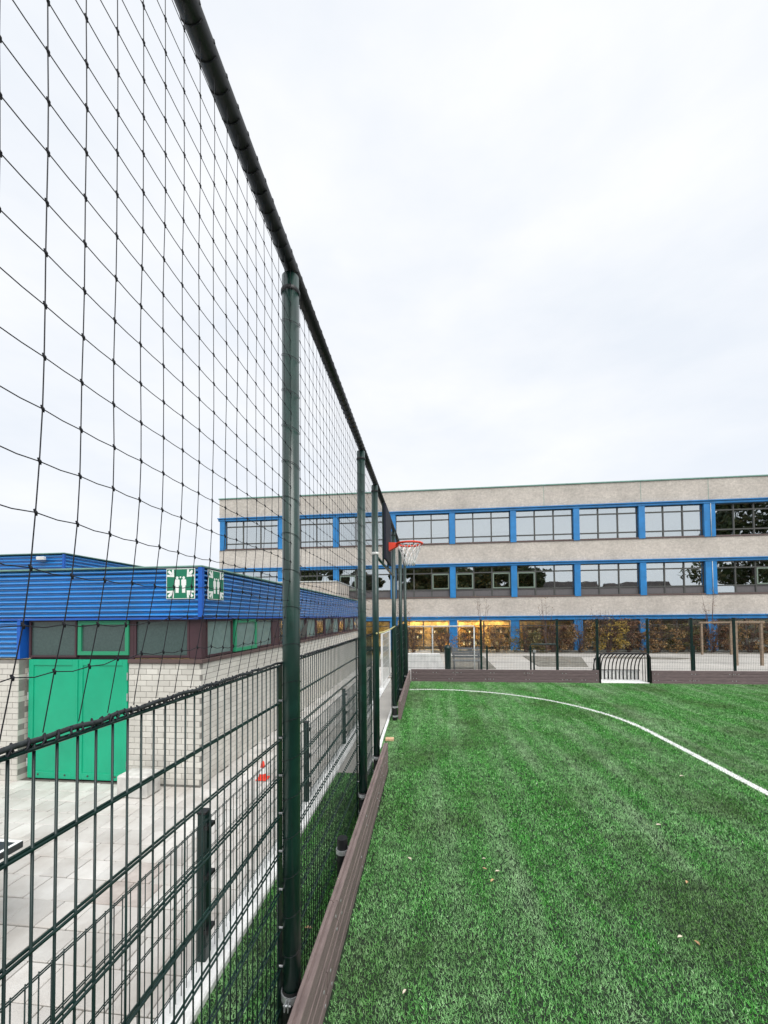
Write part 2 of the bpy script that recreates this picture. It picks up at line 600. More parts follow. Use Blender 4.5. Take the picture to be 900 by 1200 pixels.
def quads_obj(name, V, m, parent=None, var=None, nper=4, org=(0, 0, 0)):
    """big mesh from an array of polygons (k, nper, 3) with a per-vertex value"""
    k = V.shape[0]
    me = bpy.data.meshes.new(name)
    me.vertices.add(k * nper)
    po = ORG.get(parent.name, Vector(org)) if parent else Vector(org)
    me.vertices.foreach_set('co', (V.reshape(-1, 3) - np.array(po)).astype(np.float32).ravel())
    me.loops.add(k * nper)
    me.loops.foreach_set('vertex_index', np.arange(k * nper, dtype=np.int32))
    me.polygons.add(k)
    me.polygons.foreach_set('loop_start', np.arange(0, k * nper, nper, dtype=np.int32))
    me.polygons.foreach_set('loop_total', np.full(k, nper, dtype=np.int32))
    me.update(calc_edges=True)
    if var is not None:
        a = me.attributes.new('var', 'FLOAT', 'POINT')
        a.data.foreach_set('value', np.repeat(var, nper).astype(np.float32))
    me.materials.append(M[m])
    o = bpy.data.objects.new(name, me)
    COL.objects.link(o)
    if parent:
        o.parent = parent
    else:
        o.location = po
    ORG[o.name] = po
    return o


# ------------------------------------------------------------------ the setting
tag(MB().box(-400, 400, -400, 600, -0.60, -0.40).build('ground', 'ground'), 'dull green and grey land around the school', kind='structure')
FX0, FX1, FY0, FY1 = -1.345, 15.0, -5.0, 13.93
tag(MB().box(FX0, FX1, FY0, FY1, -0.39, 0.0).build('playing_field', 'turf_base'), 'dark backing of the artificial turf court', kind='structure')
tag(MB().box(-1.345, 40, 13.934, 27.2, -0.39, 0.004).build('patio', 'patio'), 'pale paved yard between the court and the school', kind='structure')

# soil beds on the yard
for poly in ([(0.9, 17.3), (1.3, 22.6), (3.1, 22.6), (2.9, 17.3)],
             [(4.9, 18.2), (5.3, 22.8), (8.2, 22.2), (7.0, 18.2)],
             [(8.9, 21.9), (12.4, 21.3), (13.6, 21.9), (10.0, 22.6)],
             [(0.2, 24.4), (0.2, 26.5), (24, 26.5), (24, 24.4)]):
    tag(MB().prism(poly, 'z', 0.006, 0.03).build('soil_bed', 'soil'), 'dark soil bed in the paved school yard', kind='structure')

# white concrete kerb between court and playground
k = MB()
k.chbox(-1.55, -1.345, -3.0, 5.6, -0.39, 0.05, 0.012)
k.chbox(-1.55, -1.345, 5.606, 14.2, -0.39, 0.05, 0.012)
tag(k.build('kerb', 'kerb_white'), 'white concrete kerb along the left of the turf', kind='structure')
# pale threshold in the opening of the fence
k = MB()
k.chbox(-1.343, -0.93, 5.75, 13.92, -0.05, 0.012, 0.008)
tag(k.build('threshold_slab', 'patio'), 'pale slab in the gap of the court fence', kind='structure')
pts = [(-0.90, 5.7), (-0.905, 6.4), (-0.86, 6.9), (-0.88, 7.6), (-0.89, 8.65), (-0.91, 11), (-0.91, 13.9)]
tag(MB().tube([(x, y, 0.012) for x, y in pts], 0.03, 8).build('kerb', 'kerb_white'), 'thin white edging across the gap of the fence', kind='structure')

# playground paving: 30 cm tiles, those that show largest are pieces of their own
pav = tag(MB().box(-14, -1.552, -3, 24, -0.39, -0.312).build('paving', 'tile_joint'), 'grey tiled playground', kind='structure')
T = 0.30
me_tile = MB().chbox(-0.146, 0.146, -0.146, 0.146, -0.05, 0.0, 0.006).mesh()
me_tile.materials.append(M['tile'])
me_stained = MB().chbox(-0.146, 0.146, -0.146, 0.146, -0.05, 0.0, 0.006).mesh()
me_stained.materials.append(mat('tile_stained', (0.50, 0.45, 0.415), 0.9, col2=(0.34, 0.295, 0.265), vscale=6, bump=0.4, bscale=90))
cand = []
for j in range(0, 78):
    for i in range(0, 42):
        x = -1.705 - i * T - (0.15 if j % 2 else 0.0)
        y = -2.8 + j * T
        if x < -13.5 or (x < -3.62 and y > 5.78) or y > 20:
            continue
        cand.append((x, y))
def vis(p):
    x, y = p
    c, s = math.cos(R(6.3)), math.sin(R(6.3))
    d = -s * x + c * y
    u = (c * x + s * y) / max(d, 0.01)
    ok = d > 1.6 and u > -1.05
    return (0 if ok else 1, d)
cand.sort(key=vis)
rest = MB()
for n_, (x, y) in enumerate(cand):
    dz = random.uniform(-0.004, 0.003)
    if n_ < 298:
        piece('tile', me_stained if math.hypot((x + 2.81) * 0.8, y - 3.56) < 0.26 else me_tile, (x, y, -0.300 + dz), pav, rot=(random.uniform(-.006, .006), random.uniform(-.006, .006), random.uniform(-.008, .008)))
    else:
        rest.box(x - 0.146, x + 0.146, y - 0.146, y + 0.146, -0.35, -0.3 + dz)
tag(rest.build('far_tiles', 'tile', pav), kind='stuff')

# ------------------------------------------------------------------ artificial turf
LW = 0.054
# a quarter circle from the fence that runs on straight towards the camera side
LPTS = [(0.10 + 4.19 * math.cos(R(q)), 8.22 + 4.19 * math.sin(R(q))) for q in range(99, -1, -3)] + [(4.29, 7.0), (4.28, 5.0), (4.28, 3.0), (4.28, 1.0)]
LINE = np.array(LPTS)


def on_line(x, y):
    d = np.full(len(x), 9.0)
    for (ax, ay), (bx, by) in zip(LINE[:-1], LINE[1:]):
        dx, dy = bx - ax, by - ay
        t = np.clip(((x - ax) * dx + (y - ay) * dy) / (dx * dx + dy * dy), 0, 1)
        d = np.minimum(d, np.hypot(x - ax - t * dx, y - ay - t * dy))
    return d < LW


def blades(x, y, h, wd, z0=0.0):
    n = len(x)
    a = RNG.uniform(0, 2 * np.pi, n)
    lean = RNG.uniform(0.25, 1.15, n)
    hh = h * RNG.uniform(0.65, 1.15, n)
    la = a + RNG.normal(1.57, 0.5, n)
    dx, dy = np.cos(a) * wd / 2, np.sin(a) * wd / 2
    tx = x + np.cos(la) * np.sin(lean) * hh
    ty = y + np.sin(la) * np.sin(lean) * hh
    tz = z0 + np.cos(lean) * hh
    V = np.empty((n, 3, 3))
    V[:, 0] = np.stack([x - dx, y - dy, np.full(n, z0)], 1)
    V[:, 1] = np.stack([x + dx, y + dy, np.full(n, z0)], 1)
    V[:, 2] = np.stack([tx, ty, tz], 1)
    return V


allv, wv = [], []
for (y0, y1, dens, h, wd) in ((0.9, 4.2, 14000, 0.023, 0.0064), (4.2, 8.0, 9000, 0.027, 0.0092), (8.0, 13.9, 6200, 0.031, 0.0140)):
    xr = min(FX1 - 0.1, 0.9 * y1 + 1.2)
    n = int(dens * (y1 - y0) * (xr - FX0))
    x = RNG.uniform(FX0, xr, n)
    y = RNG.uniform(y0, y1, n)
    keep = x < 0.9 * y + 1.2
    keep &= ~((x < -0.60) & (x > -0.68) & ((y < 5.9) | (y > 8.8)))
    keep &= ~((x < -0.90) & (y > 5.72))
    x, y = x[keep], y[keep]
    ln = on_line(x, y)
    V = blades(x, y, h, wd)
    allv.append(V[~ln])
    wv.append(V[ln])
V = np.concatenate(allv)
tag(quads_obj('artificial_turf', V, 'turf', var=RNG.beta(1.7, 1.8, len(V)), nper=3), 'short green artificial grass covering the whole court', 'turf', kind='stuff')
V = np.concatenate(wv)
seg = MB()
nrm_ = np.gradient(LINE, axis=0)
nrm_ = np.stack([-nrm_[:, 1], nrm_[:, 0]], 1) / np.linalg.norm(nrm_, axis=1)[:, None] * LW
for q in range(len(LINE) - 1):
    p = [LINE[q] - nrm_[q], LINE[q + 1] - nrm_[q + 1], LINE[q + 1] + nrm_[q + 1], LINE[q] + nrm_[q]]
    seg.add([(u[0], u[1], 0.005) for u in p], [(0, 3, 2, 1)])
ml = tag(seg.build('pitch_line', 'sign_white'), 'white curved line woven into the turf', kind='structure')
tag(quads_obj('white_yarn', V, 'turf_white', parent=ml, var=RNG.uniform(0, 1, len(V)), nper=3), kind='stuff')

# ------------------------------------------------------------------ court fence along the left
PX, MX = -0.741, -0.800
fence = thing('court_fence', (PX, 2.08, 0), 'tall dark green steel court fence of wire panels and round posts on the left', 'fence')
POSTS = [-0.35, 2.08, 4.42, 5.60, 8.72, 10.85, 13.2]
for i, y in enumerate(POSTS):
    r = 0.047
    p = MB().tube([(PX, y, -0.1), (PX, y, 4.20)], r, 24).build('post', 'post_steel', fence, smooth=False, org=(PX, y, 0))
    for q in p.data.polygons:
        q.use_smooth = len(q.vertices) == 4
    cp = MB().lathe([(r + 0.003, 4.10), (r + 0.006, 4.105), (r + 0.006, 4.12), (r + 0.003, 4.125)], (PX, y, 0), 24).build('band', 'black_rubber', p, True)
    sl_ = MB().lathe([(r + 0.002, 0.0), (r + 0.004, 0.01), (r + 0.004, 0.33), (r + 0.002, 0.335)], (PX, y, 0), 24).build('sleeve', 'black_rubber', p, True)
    for zc in (0.30, 0.10):
        c = MB().lathe([(r + 0.004, zc - 0.018), (r + 0.010, zc - 0.018), (r + 0.010, zc + 0.018), (r + 0.004, zc + 0.018)], (PX, y, 0), 24)
        c.box(PX - 0.012, PX - 0.006, y - r - 0.045, y - r - 0.005, zc - 0.018, zc + 0.018)
        c.box(PX + 0.006, PX + 0.012, y - r - 0.045, y - r - 0.005, zc - 0.018, zc + 0.018)
        c.tube([(PX - 0.02, y - r - 0.028, zc), (PX + 0.02, y - r - 0.028, zc)], 0.006, 6)
        c.box(PX + r, -0.67, y - 0.02, y + 0.02, zc - 0.018, zc + 0.018)
        c.build('clamp', 'galv', p)
    if i == 3:
        MB().lathe([(r + .001, 3.19), (r + .004, 3.192), (r + .004, 3.225), (r + .001, 3.227)], (PX, y, 0), 24).build('tape', 'white_paint', p, True)
    # flat cover strip that presses the wire panel to the post
    if y > 0:
        MB().chbox(MX - 0.012, MX - 0.004, y - 0.035, y + 0.035, 0.06, 2.04, 0.003).build('cover_strip', 'green_steel', p)
    if 1 <= i <= 3:
        for zz in np.arange(0.45, 2.0, 0.2):
            b = MB().tube([(MX - 0.014, y - 0.02, zz), (MX + 0.016, y - 0.02, zz)], 0.006, 6)
            b.build('bolt', 'galv', p)
    if i in (1, 2):
        for n_, zz in enumerate(np.arange(0.34, 4.05, 0.1 if False else 0.2)):
            a = np.linspace(0, 2 * np.pi, 20, endpoint=False)
            t_ = MB().tube([(PX + (r + .003) * math.cos(q), y + (r + .003) * math.sin(q), zz + 0.02 * math.sin(q * 1.0 + n_ * .3)) for q in a], 0.0011, 5, closed=True)
            t_.build('wire_tie', 'cord', p)

# top rail of the fence
tr = MB()
for a, b in zip(POSTS[:-1], POSTS[1:]):
    tr.tube([(PX + 0.012, a + 0.001, 4.238), (PX + 0.012, b - 0.001, 4.238)], 0.037, 20)
o = tr.build('top_rail', 'black_rubber', fence)
for q in o.data.polygons:
    q.use_smooth = len(q.vertices) == 4
lp = MB()
yy = 0.1
while yy < 13:
    a = np.linspace(0, 2 * np.pi, 14, endpoint=False)
    lp.tube([(PX + 0.012 + 0.0385 * math.cos(q), yy + 0.02 * q / 6.28, 4.238 + 0.0385 * math.sin(q)) for q in a], 0.0018, 5)
    yy += 0.085
tag(lp.build('rail_lashing', 'cord', fence), kind='stuff')
MB().tube([(PX, 5.60, 3.19), (PX, 8.72, 3.19)], 0.022, 12).build('cross_rail', 'post_steel', fence, True)
MB().tube([(PX + .02, 5.55, 2.06), (PX + .03, 6.4, 2.045), (PX + .03, 7.6, 2.055), (PX + .02, 8.72, 2.08)], 0.014, 8).build('guard_tube', 'yellow_tube', fence, True)

# rigid double-wire panels
me_wire_cache = {}


def panel(y0, y1, parent, X, ztop, zb, near, r_h=0.004, r_v=0.003, step=0.05, hs=0.2, dirx=False, Yc=0, name='mesh_panel', m='green_steel', singles=True):
    def P(a, z, off):
        return (a, Yc + off, z) if dirx else (X + off, a, z)
    h = MB()
    n_h = int(round((ztop - zb) / hs))
    for q in range(n_h + 1):
        z = ztop - 0.012 - q * hs
        if z < zb - 0.02:
            break
        for s in (-1, 1):
            h.tube([P(y0, z, s * (r_v + r_h * 0.9)), P(y1, z, s * (r_v + r_h * 0.9))], r_h, 6 if near else 4)
    org = P(y0, zb, 0)
    n_v = int((y1 - y0) / step)
    st = (y1 - y0) / n_v
    if not near:
        for q in range(n_v):
            a = y0 + (q + 0.5) * st
            h.tube([P(a, zb, 0), P(a, ztop, 0)], r_v, 4)
    po = h.build(name, m, parent, org=org)
    if near:
        key = (r_v, zb, ztop)
        if key not in me_wire_cache:
            me_wire_cache[key] = MB().tube([(0, 0, 0), (0, 0, ztop - zb)], r_v, 8).mesh(smooth=True)
            me_wire_cache[key].materials.append(M[m])
        for q in range(n_v):
            a = y0 + (q + 0.5) * st
            piece('wire', me_wire_cache[key], P(a, zb, 0), po)
    return po


panel(-0.31, 2.06, fence, MX, 2.05, 0.06, True)
panel(2.10, 4.40, fence, MX, 2.05, 0.06, True)
panel(4.44, 5.58, fence, MX, 2.05, 0.06, False)
panel(8.74, 10.83, fence, MX, 2.05, 0.06, False)
panel(10.87, 13.18, fence, MX, 2.05, 0.06, False)
panel(13.22, 13.95, fence, MX, 2.05, 0.06, False)

# rope wound along the top of the wire panels
for (y0, y1) in ((-0.3, 5.62), (8.7, 13.2)):
    nn = int((y1 - y0) / 0.02)
    rp = []
    for q in range(nn + 1):
        y = y0 + (y1 - y0) * q / nn
        rp.append((MX + 0.004 * math.sin(y * 31), y, 2.053 + 0.002 * math.sin(y * 47 + 1)))
    t_ = MB().tube(rp, 0.0062, 8)
    t_.build('edge_rope', 'rope', fence, True)
    hx = []
    nn = int((y1 - y0) / 0.006)
    for q in range(nn + 1):
        y = y0 + (y1 - y0) * q / nn
        a = y * 2 * math.pi / (0.034 + 0.006 * math.sin(y * 3))
        hx.append((MX + 0.0095 * math.cos(a), y, 2.048 + 0.0135 * math.sin(a)))
    MB().tube(hx, 0.0024, 5).build('lashing', 'cord', fence, True)

# short stub post that carries the kick board
sp_ = thing('stub_post', (-0.73, 3.28, 0), 'short black stub post with steel clamp behind the side kick board', 'post')
MB().tube([(-0.73, 3.28, -0.05), (-0.73, 3.28, 0.45)], 0.043, 20).build('post', 'black_rubber', sp_, False)
MB().lathe([(0.0445, 0.33), (0.054, 0.33), (0.054, 0.365), (0.0445, 0.365)], (-0.73, 3.28, 0), 20).build('clamp', 'galv', sp_)

# ------------------------------------------------------------------ knotted ball net
net = thing('ball_net', (-0.70, 0.2, 2.06), 'black knotted square ball net above the side fence', 'net')
STEP_Y, ROW = 0.085, 0.101
ZT = 4.215
NR = 21


def net_pt(i, q, lean=True):
    """column i, row q from the top"""
    y = 0.066 + i * STEP_Y
    z = ZT - q * ROW
    rs = math.sin(i * 1.7 + q * 2.3) * 0.5 + math.sin(i * 0.63 - q * 1.1) * 0.5
    amp = 0.0016 + 0.009 * max(0, (q - 14) / 7) ** 2
    z += rs * amp
    if q >= 16:
        z += 0.012 * math.sin(i * 0.55 + q) * (q - 15) / 5
    k_ = max(0.0, (q - 15) / 6.0)
    x = -0.722 - 0.076 * k_ * k_ + 0.002 * math.sin(i * .9 + q * .7)
    y += 0.0012 * math.sin(i * 2.1 + q * 1.3) - 0.006 * k_
    return (x, y, max(z, 2.065) if q < NR else 2.065)


ncol = int((13.2 - 0.1) / STEP_Y)
knots = MB()


def col_rows(i):
    y = 0.066 + i * STEP_Y
    if 5.62 < y < 8.70:
        return 0, 10
    return 0, NR


for i in range(ncol):
    q0, q1 = col_rows(i)
    near = i < 58
    ps = []
    for q in range(q0, q1 + 1):
        p = net_pt(i, q)
        ps.append(p)
        if near and 0 < q < q1:
            a = 0.0034
            knots.tube([(p[0], p[1] - .003, p[2] + .006), (p[0] + .001, p[1], p[2]), (p[0], p[1] + .002, p[2] - .006)], [0.0018, a, 0.0018], 6)
    MB().tube(ps, 0.0012, 5 if near else 3).build('cord', 'cord', net, org=ps[0])
for q in range(1, NR):
    runs = [[]]
    for i in range(ncol):
        if q > col_rows(i)[1]:
            if runs[-1]: runs.append([])
            continue
        p = net_pt(i, q)
        runs[-1].append(p)
        if i < 58:   # little slack between the knots
            p2 = net_pt(i + 1, q)
            sg = 0.0012 + 0.005 * max(0, (q - 14) / 7)
            runs[-1].append(((p[0] + p2[0]) / 2, (p[1] + p2[1]) / 2, (p[2] + p2[2]) / 2 - sg))
    for rn in runs:
        if len(rn) > 1:
            MB().tube(rn, 0.0012, 5).build('cord', 'cord', net, org=rn[0])
tag(knots.build('knots', 'cord', net), kind='stuff')

# ------------------------------------------------------------------ kick boards
def plank_profile(x0, x1, z0, z1):
    """recycled-plastic plank: groove on the top, two shallow grooves on the face"""
    w_ = x1 - x0
    zm = (z0 + z1) / 2
    return [(x0, z0), (x1 - 0.004, z0), (x1, z0 + 0.006), (x1, zm - 0.030), (x1 - 0.004, zm - 0.026), (x1 - 0.004, zm + 0.006),
            (x1, zm + 0.010), (x1, z1 - 0.006), (x1 - 0.005, z1), (x0 + 0.62 * w_, z1), (x0 + 0.56 * w_, z1 - 0.010),
            (x0 + 0.42 * w_, z1 - 0.010), (x0 + 0.36 * w_, z1), (x0 + 0.004, z1), (x0, z1 - 0.005)]


def screw(parent, p, ax):
    s = MB()
    if ax == 'x':
        s.tube([(p[0] - 0.004, p[1], p[2]), (p[0] + 0.003, p[1], p[2])], 0.009, 8)
    else:
        s.tube([(p[0], p[1] + 0.004, p[2]), (p[0], p[1] - 0.003, p[2])], 0.014, 8)
    s.build('screw', 'galv', parent)


def side_board(name, label, joints_top, joints_bot):
    t_ = thing(name, (-0.635, joints_top[0], 0), label, 'kick board')
    for js, z0, z1 in ((joints_top, 0.2105, 0.405), (joints_bot, 0.002, 0.2065)):
        for a, b in zip(js[:-1], js[1:]):
            dx = random.uniform(-0.003, 0.003)
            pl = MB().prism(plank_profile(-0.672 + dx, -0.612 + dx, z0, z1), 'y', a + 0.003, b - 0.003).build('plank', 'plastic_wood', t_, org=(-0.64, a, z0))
            for yy in (a + 0.07, (a + b) / 2, b - 0.07):
                screw(pl, (-0.612 + dx, yy, (z0 + z1) / 2 + 0.05), 'x')
                screw(pl, (-0.612 + dx, yy + 0.03, (z0 + z1) / 2 - 0.055), 'x')
    return t_


side_board('kick_board', 'brown plastic kick board at the foot of the near fence posts', [0.2, 2.62, 5.05, 5.92], [0.2, 2.32, 4.72, 5.92])
side_board('kick_board', 'brown plastic kick board of the side fence beyond the gap', [8.78, 11.2, 13.90], [8.78, 10.4, 12.8, 13.90])


def end_board(name, label, jt, jb):
    t_ = thing(name, (jt[0], 13.93, 0), label, 'kick board')
    for js, z0, z1 in ((jt, 0.2155, 0.43), (jb, 0.002, 0.2115)):
        for a, b in zip(js[:-1], js[1:]):
            prof = [(13.935 - (x + 0.612), z) for x, z in plank_profile(-0.672, -0.612, z0, z1)]
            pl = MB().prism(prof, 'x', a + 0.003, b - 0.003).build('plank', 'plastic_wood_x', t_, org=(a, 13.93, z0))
            for xx in (a + 0.08, (a + b) / 2, b - 0.08):
                screw(pl, (xx, 13.935, (z0 + z1) / 2), 'y')
                screw(pl, (xx + 0.11, 13.935, (z0 + z1) / 2), 'y')
    return t_


end_board('kick_board', 'brown plastic kick board along the far end left of the small goal', [-0.60, 0.95, 3.35, 5.70], [-0.60, 2.05, 4.60, 5.70])
end_board('kick_board', 'brown plastic kick board along the far end right of the small goal', [7.36, 9.8, 12.2, 15], [7.36, 8.6, 11.0, 13.4, 15])

# ------------------------------------------------------------------ far end fence
ef = thing('end_fence', (1.85, 14.02, 0), 'low dark green wire fence across the far end of the court', 'fence')
EP = [-0.74, 1.85, 4.40, 5.70, 7.30, 8.66, 9.95, 12.4, 14.9]
for x in EP:
    p = MB().chbox(x - 0.035, x + 0.035, 14.0, 14.06, -0.02, 2.14, 0.006).build('post', 'green_steel', ef, org=(x, 14.03, 0))
    MB().chbox(x - 0.039, x + 0.039, 13.996, 14.064, 2.14, 2.165, 0.006).build('cap', 'black_rubber', p)
for a, b in zip(EP[:-1], EP[1:]):
    z0 = 1.05 if abs(a - 5.70) < 0.01 else 0.44
    panel(a + 0.04, b - 0.04, ef, 0, 2.10, z0, False, r_h=0.003, r_v=0.0022, dirx=True, Yc=13.985)
for x in (2.07, 8.82):
    sp2 = thing('fence_stub', (x, 14.2, 0), 'short green post just right of a far fence post, ' + ('near the bench' if x < 5 else 'near the timber frames'), 'post')
    MB().chbox(x - 0.03, x + 0.03, 14.17, 14.23, 0, 1.22, 0.006).build('post', 'green_steel', sp2)
    MB().chbox(x - 0.034, x + 0.034, 14.166, 14.234, 1.22, 1.24, 0.004).build('cap', 'black_rubber', sp2)
# tube barrier
tb = thing('tube_barrier', (3.65, 14.45, 0), 'dark green tube barrier behind the far fence', 'barrier')
MB().tube([(3.62, 14.45, 0), (3.62, 14.45, 1.22), (3.66, 14.45, 1.27), (4.46, 14.45, 1.27), (4.50, 14.45, 1.22), (4.50, 14.45, 0)], 0.03, 10).build('hoop', 'green_steel', tb, True)
MB().tube([(3.74, 14.47, 0), (3.74, 14.47, 1.12)], 0.03, 10).build('post', 'green_steel', tb, True)
MB().chbox(3.70, 3.80, 14.41, 14.44, 0.98, 1.06, 0.005).build('latch', 'galv', tb)

# small goal recessed behind the end board
g = thing('mini_goal', (6.52, 13.95, 0), 'small black barred goal cage in the far kick board', 'goal')
GX0, GX1 = 5.74, 7.32
fr = MB().tube([(GX0, 13.95, 0), (GX0, 13.95, 0.86), (GX0 + 0.05, 13.95, 0.96), (GX0 + 0.14, 13.95, 1.0), (GX1 - 0.14, 13.95, 1.0),
                (GX1 - 0.05, 13.95, 0.96), (GX1, 13.95, 0.86), (GX1, 13.95, 0)], 0.028, 10)
fr.build('front_frame', 'black_rubber', g, True)
for q in range(13):
    x = GX0 + 0.05 + (GX1 - GX0 - 0.1) * q / 12
    ps = []
    for a in np.linspace(0, math.pi / 2, 8):
        ps.append((x, 13.98 + 0.62 * math.sin(a), 0.34 + 0.64 * math.cos(a)))
    ps.append((x, 14.60, 0.01))
    MB().tube(ps, 0.019, 8).build('bar', 'black_rubber', g, True, org=ps[0])
for s, x in ((0, GX0), (1, GX1)):
    for q in range(3):
        y = 14.10 + q * 0.16
        zt = 0.34 + 0.64 * math.sqrt(max(0, 1 - ((y - 13.98) / 0.62) ** 2))
        MB().tube([(x, y, 0), (x, y, zt)], 0.012, 8).build('side_bar', 'black_rubber', g, True)
MB().tube([(GX0, 14.60, 0.36), (GX1, 14.60, 0.36)], 0.015, 8).build('back_rail', 'black_rubber', g, True)
MB().chbox(GX0 + 0.02, GX1 - 0.02, 14.63, 14.70, 0.0, 0.33, 0.01).build('back_plank', 'white_paint', g)
MB().chbox(GX0 + 0.03, GX1 - 0.03, 13.95, 14.60, 0.004, 0.03, 0.006).build('floor_slab', 'white_paint', g)

# ------------------------------------------------------------------ basketball hoop on the fence
hp = thing('basketball_hoop', (-0.70, 6.93, 3.2), 'red basketball ring with white net and dark backboard on the side fence', 'basketball hoop')
bb = MB().chbox(-0.705, -0.665, 6.42, 7.35, 3.25, 4.19, 0.008).build('backboard', 'backboard', hp)
for y in (6.5, 7.27):
    MB().chbox(-0.735, -0.708, y - 0.03, y + 0.03, 3.19, 4.22, 0.005).build('strut', 'post_steel', hp)
RC = (-0.30, 6.93, 3.58)
br = MB()
br.add([(-0.664, 6.86, 3.61), (-0.664, 7.00, 3.61), (-0.664, 7.00, 3.46), (-0.664, 6.86, 3.46),
        (-0.50, 6.88, 3.60), (-0.50, 6.98, 3.60), (-0.50, 6.98, 3.545), (-0.50, 6.88, 3.545)],
       [(0, 1, 2, 3), (4, 7, 6, 5), (0, 4, 5, 1), (1, 5, 6, 2), (2, 6, 7, 3), (3, 7, 4, 0)])
br.build('bracket', 'hoop_red', hp)
a = np.linspace(0, 2 * np.pi, 40, endpoint=False)
MB().tube([(RC[0] + 0.225 * math.cos(q), RC[1] + 0.225 * math.sin(q), RC[2]) for q in a], 0.019, 10, closed=True).build('ring', 'hoop_red', hp, True)
for q in range(12):     # net loops: diagonals twisting down to a narrow mouth
    for sgn in (1, -1):
        ps = []
        for s in range(8):
            f = s / 7
            rr_ = 0.222 * (1 - f) ** 1.35 + 0.085 * (1 - (1 - f) ** 1.35)
            aa = q * math.pi / 6 + sgn * f * 1.05
            ps.append((RC[0] + rr_ * math.cos(aa), RC[1] + rr_ * math.sin(aa), RC[2] - 0.02 - 0.36 * f))
        MB().tube(ps, 0.0075, 5).build('net_cord', 'net_white', hp, True, org=ps[0])

# ------------------------------------------------------------------ low fence along the kerb
lf = thing('low_fence', (-1.5, 2.51, 0.05), 'waist-high green wire fence on the white kerb', 'fence')
LP = [0.28, 2.51, 4.74, 6.92, 9.14, 11.36]
for y in LP:
    p = MB().chbox(-1.53, -1.47, y - 0.03, y + 0.03, 0.03, 1.0, 0.005).build('post', 'green_steel', lf, org=(-1.5, y, 0.05))
    MB().chbox(-1.534, -1.466, y - 0.034, y + 0.034, 1.0, 1.018, 0.004).build('cap', 'black_rubber', p)
    for zz in (0.25, 0.6, 0.92):
        MB().box(-1.475, -1.445, y - 0.045, y + 0.045, zz - 0.012, zz + 0.012).build('clip', 'black_rubber', p)
for a_, b_ in zip(LP[:-1], LP[1:]):
    panel(a_ - 0.02, b_ - 0.03, lf, -1.452, 0.99, 0.10, a_ < 1, r_h=0.003, r_v=0.0025)

# white wire gate farther along the kerb
wg = thing('white_gate', (-1.45, 12.4, 0.05), 'white framed wire gate seen through the gap in the fence', 'gate')
for y in (12.4, 15.0):
    MB().chbox(-1.48, -1.42, y - 0.03, y + 0.03, 0, 1.78, 0.006).build('post', 'white_paint', wg)
MB().tube([(-1.45, 12.43, 1.74), (-1.45, 14.97, 1.74)], 0.02, 8).build('top_bar', 'white_paint', wg, True)
MB().tube([(-1.45, 12.43, 0.12), (-1.45, 14.97, 0.12)], 0.02, 8).build('bottom_bar', 'white_paint', wg, True)
panel(12.44, 14.96, wg, -1.45, 1.72, 0.14, False, r_h=0.004, r_v=0.003, step=0.1, name='wire_infill', m='steel_grey')
MB().chbox(-1.49, -1.41, 12.35, 12.36, 0.95, 1.12, 0.004).build('lock_box', 'white_paint', wg)

# ------------------------------------------------------------------ blue clad annex on the left
AX, AY = -3.52, 5.80         # wall planes
GZ = -0.30
an = thing('blue_annex', (AX, AY, GZ), 'low annex with blue corrugated fascia, pale block walls and green door', 'building')
# wall backing (mortar shows in the joints)
wb = MB()
wb.box(AX - 0.25, AX - 0.008, AY + 0.01, 19.6, GZ - 0.1, 1.588)
wb.box(-4.75, AX - 0.26, AY + 0.008, AY + 0.25, GZ - 0.1, 1.588)
wb.box(-14, -6.60, 5.708, 5.95, GZ - 0.1, 1.64)
wb.box(-14, AX - 0.26, 9.5, 9.7, GZ - 0.1, 3.0)
wb.build('wall_core', 'mortar', an)
BL, BH = 0.200, 0.090
me_b, me_h = {}, {}
for key, m in (('block', 'block'), ('block_warm', 'block_warm')):
    me_b[key] = MB().chbox(-BL / 2 + 0.004, BL / 2 - 0.004, -0.05, 0.0, 0.004, BH - 0.004, 0.003).mesh()
    me_b[key].materials.append(M[m])
bricks = []      # (distance, mesh, location, rotation)


def brick_run(face, a0, a1, fixed, z_top, key='block'):
    nrow = 22
    for r_ in range(nrow):
        z = GZ + r_ * BH
        if z + BH > z_top + 0.01:
            break
        a = a0 - (BL / 2 if r_ % 2 else 0)
        while a < a1 - 0.02:
            s, e = max(a, a0), min(a + BL, a1)
            if e - s > 0.05:
                bricks.append((face, s, e, fixed, z, key))
            a += BL


brick_run('front', -4.745, AX, AY, 1.60)
brick_run('front', -8.6, -6.60, 5.70, 1.66, 'block_warm')
brick_run('side', AY + 0.052, 19.6, AX, 1.60)
brick_run('reveal', 5.702, 5.93, -6.60, 1.66)


def bdist(b):
    f, s, e, fx, z, k_ = b
    p = ((s + e) / 2, fx) if f == 'front' else (fx, (s + e) / 2)
    d = math.hypot(p[0], p[1])
    if p[0] < -7.3 or p[0] / max(p[1], .1) < -1.35:
        d += 100
    return d


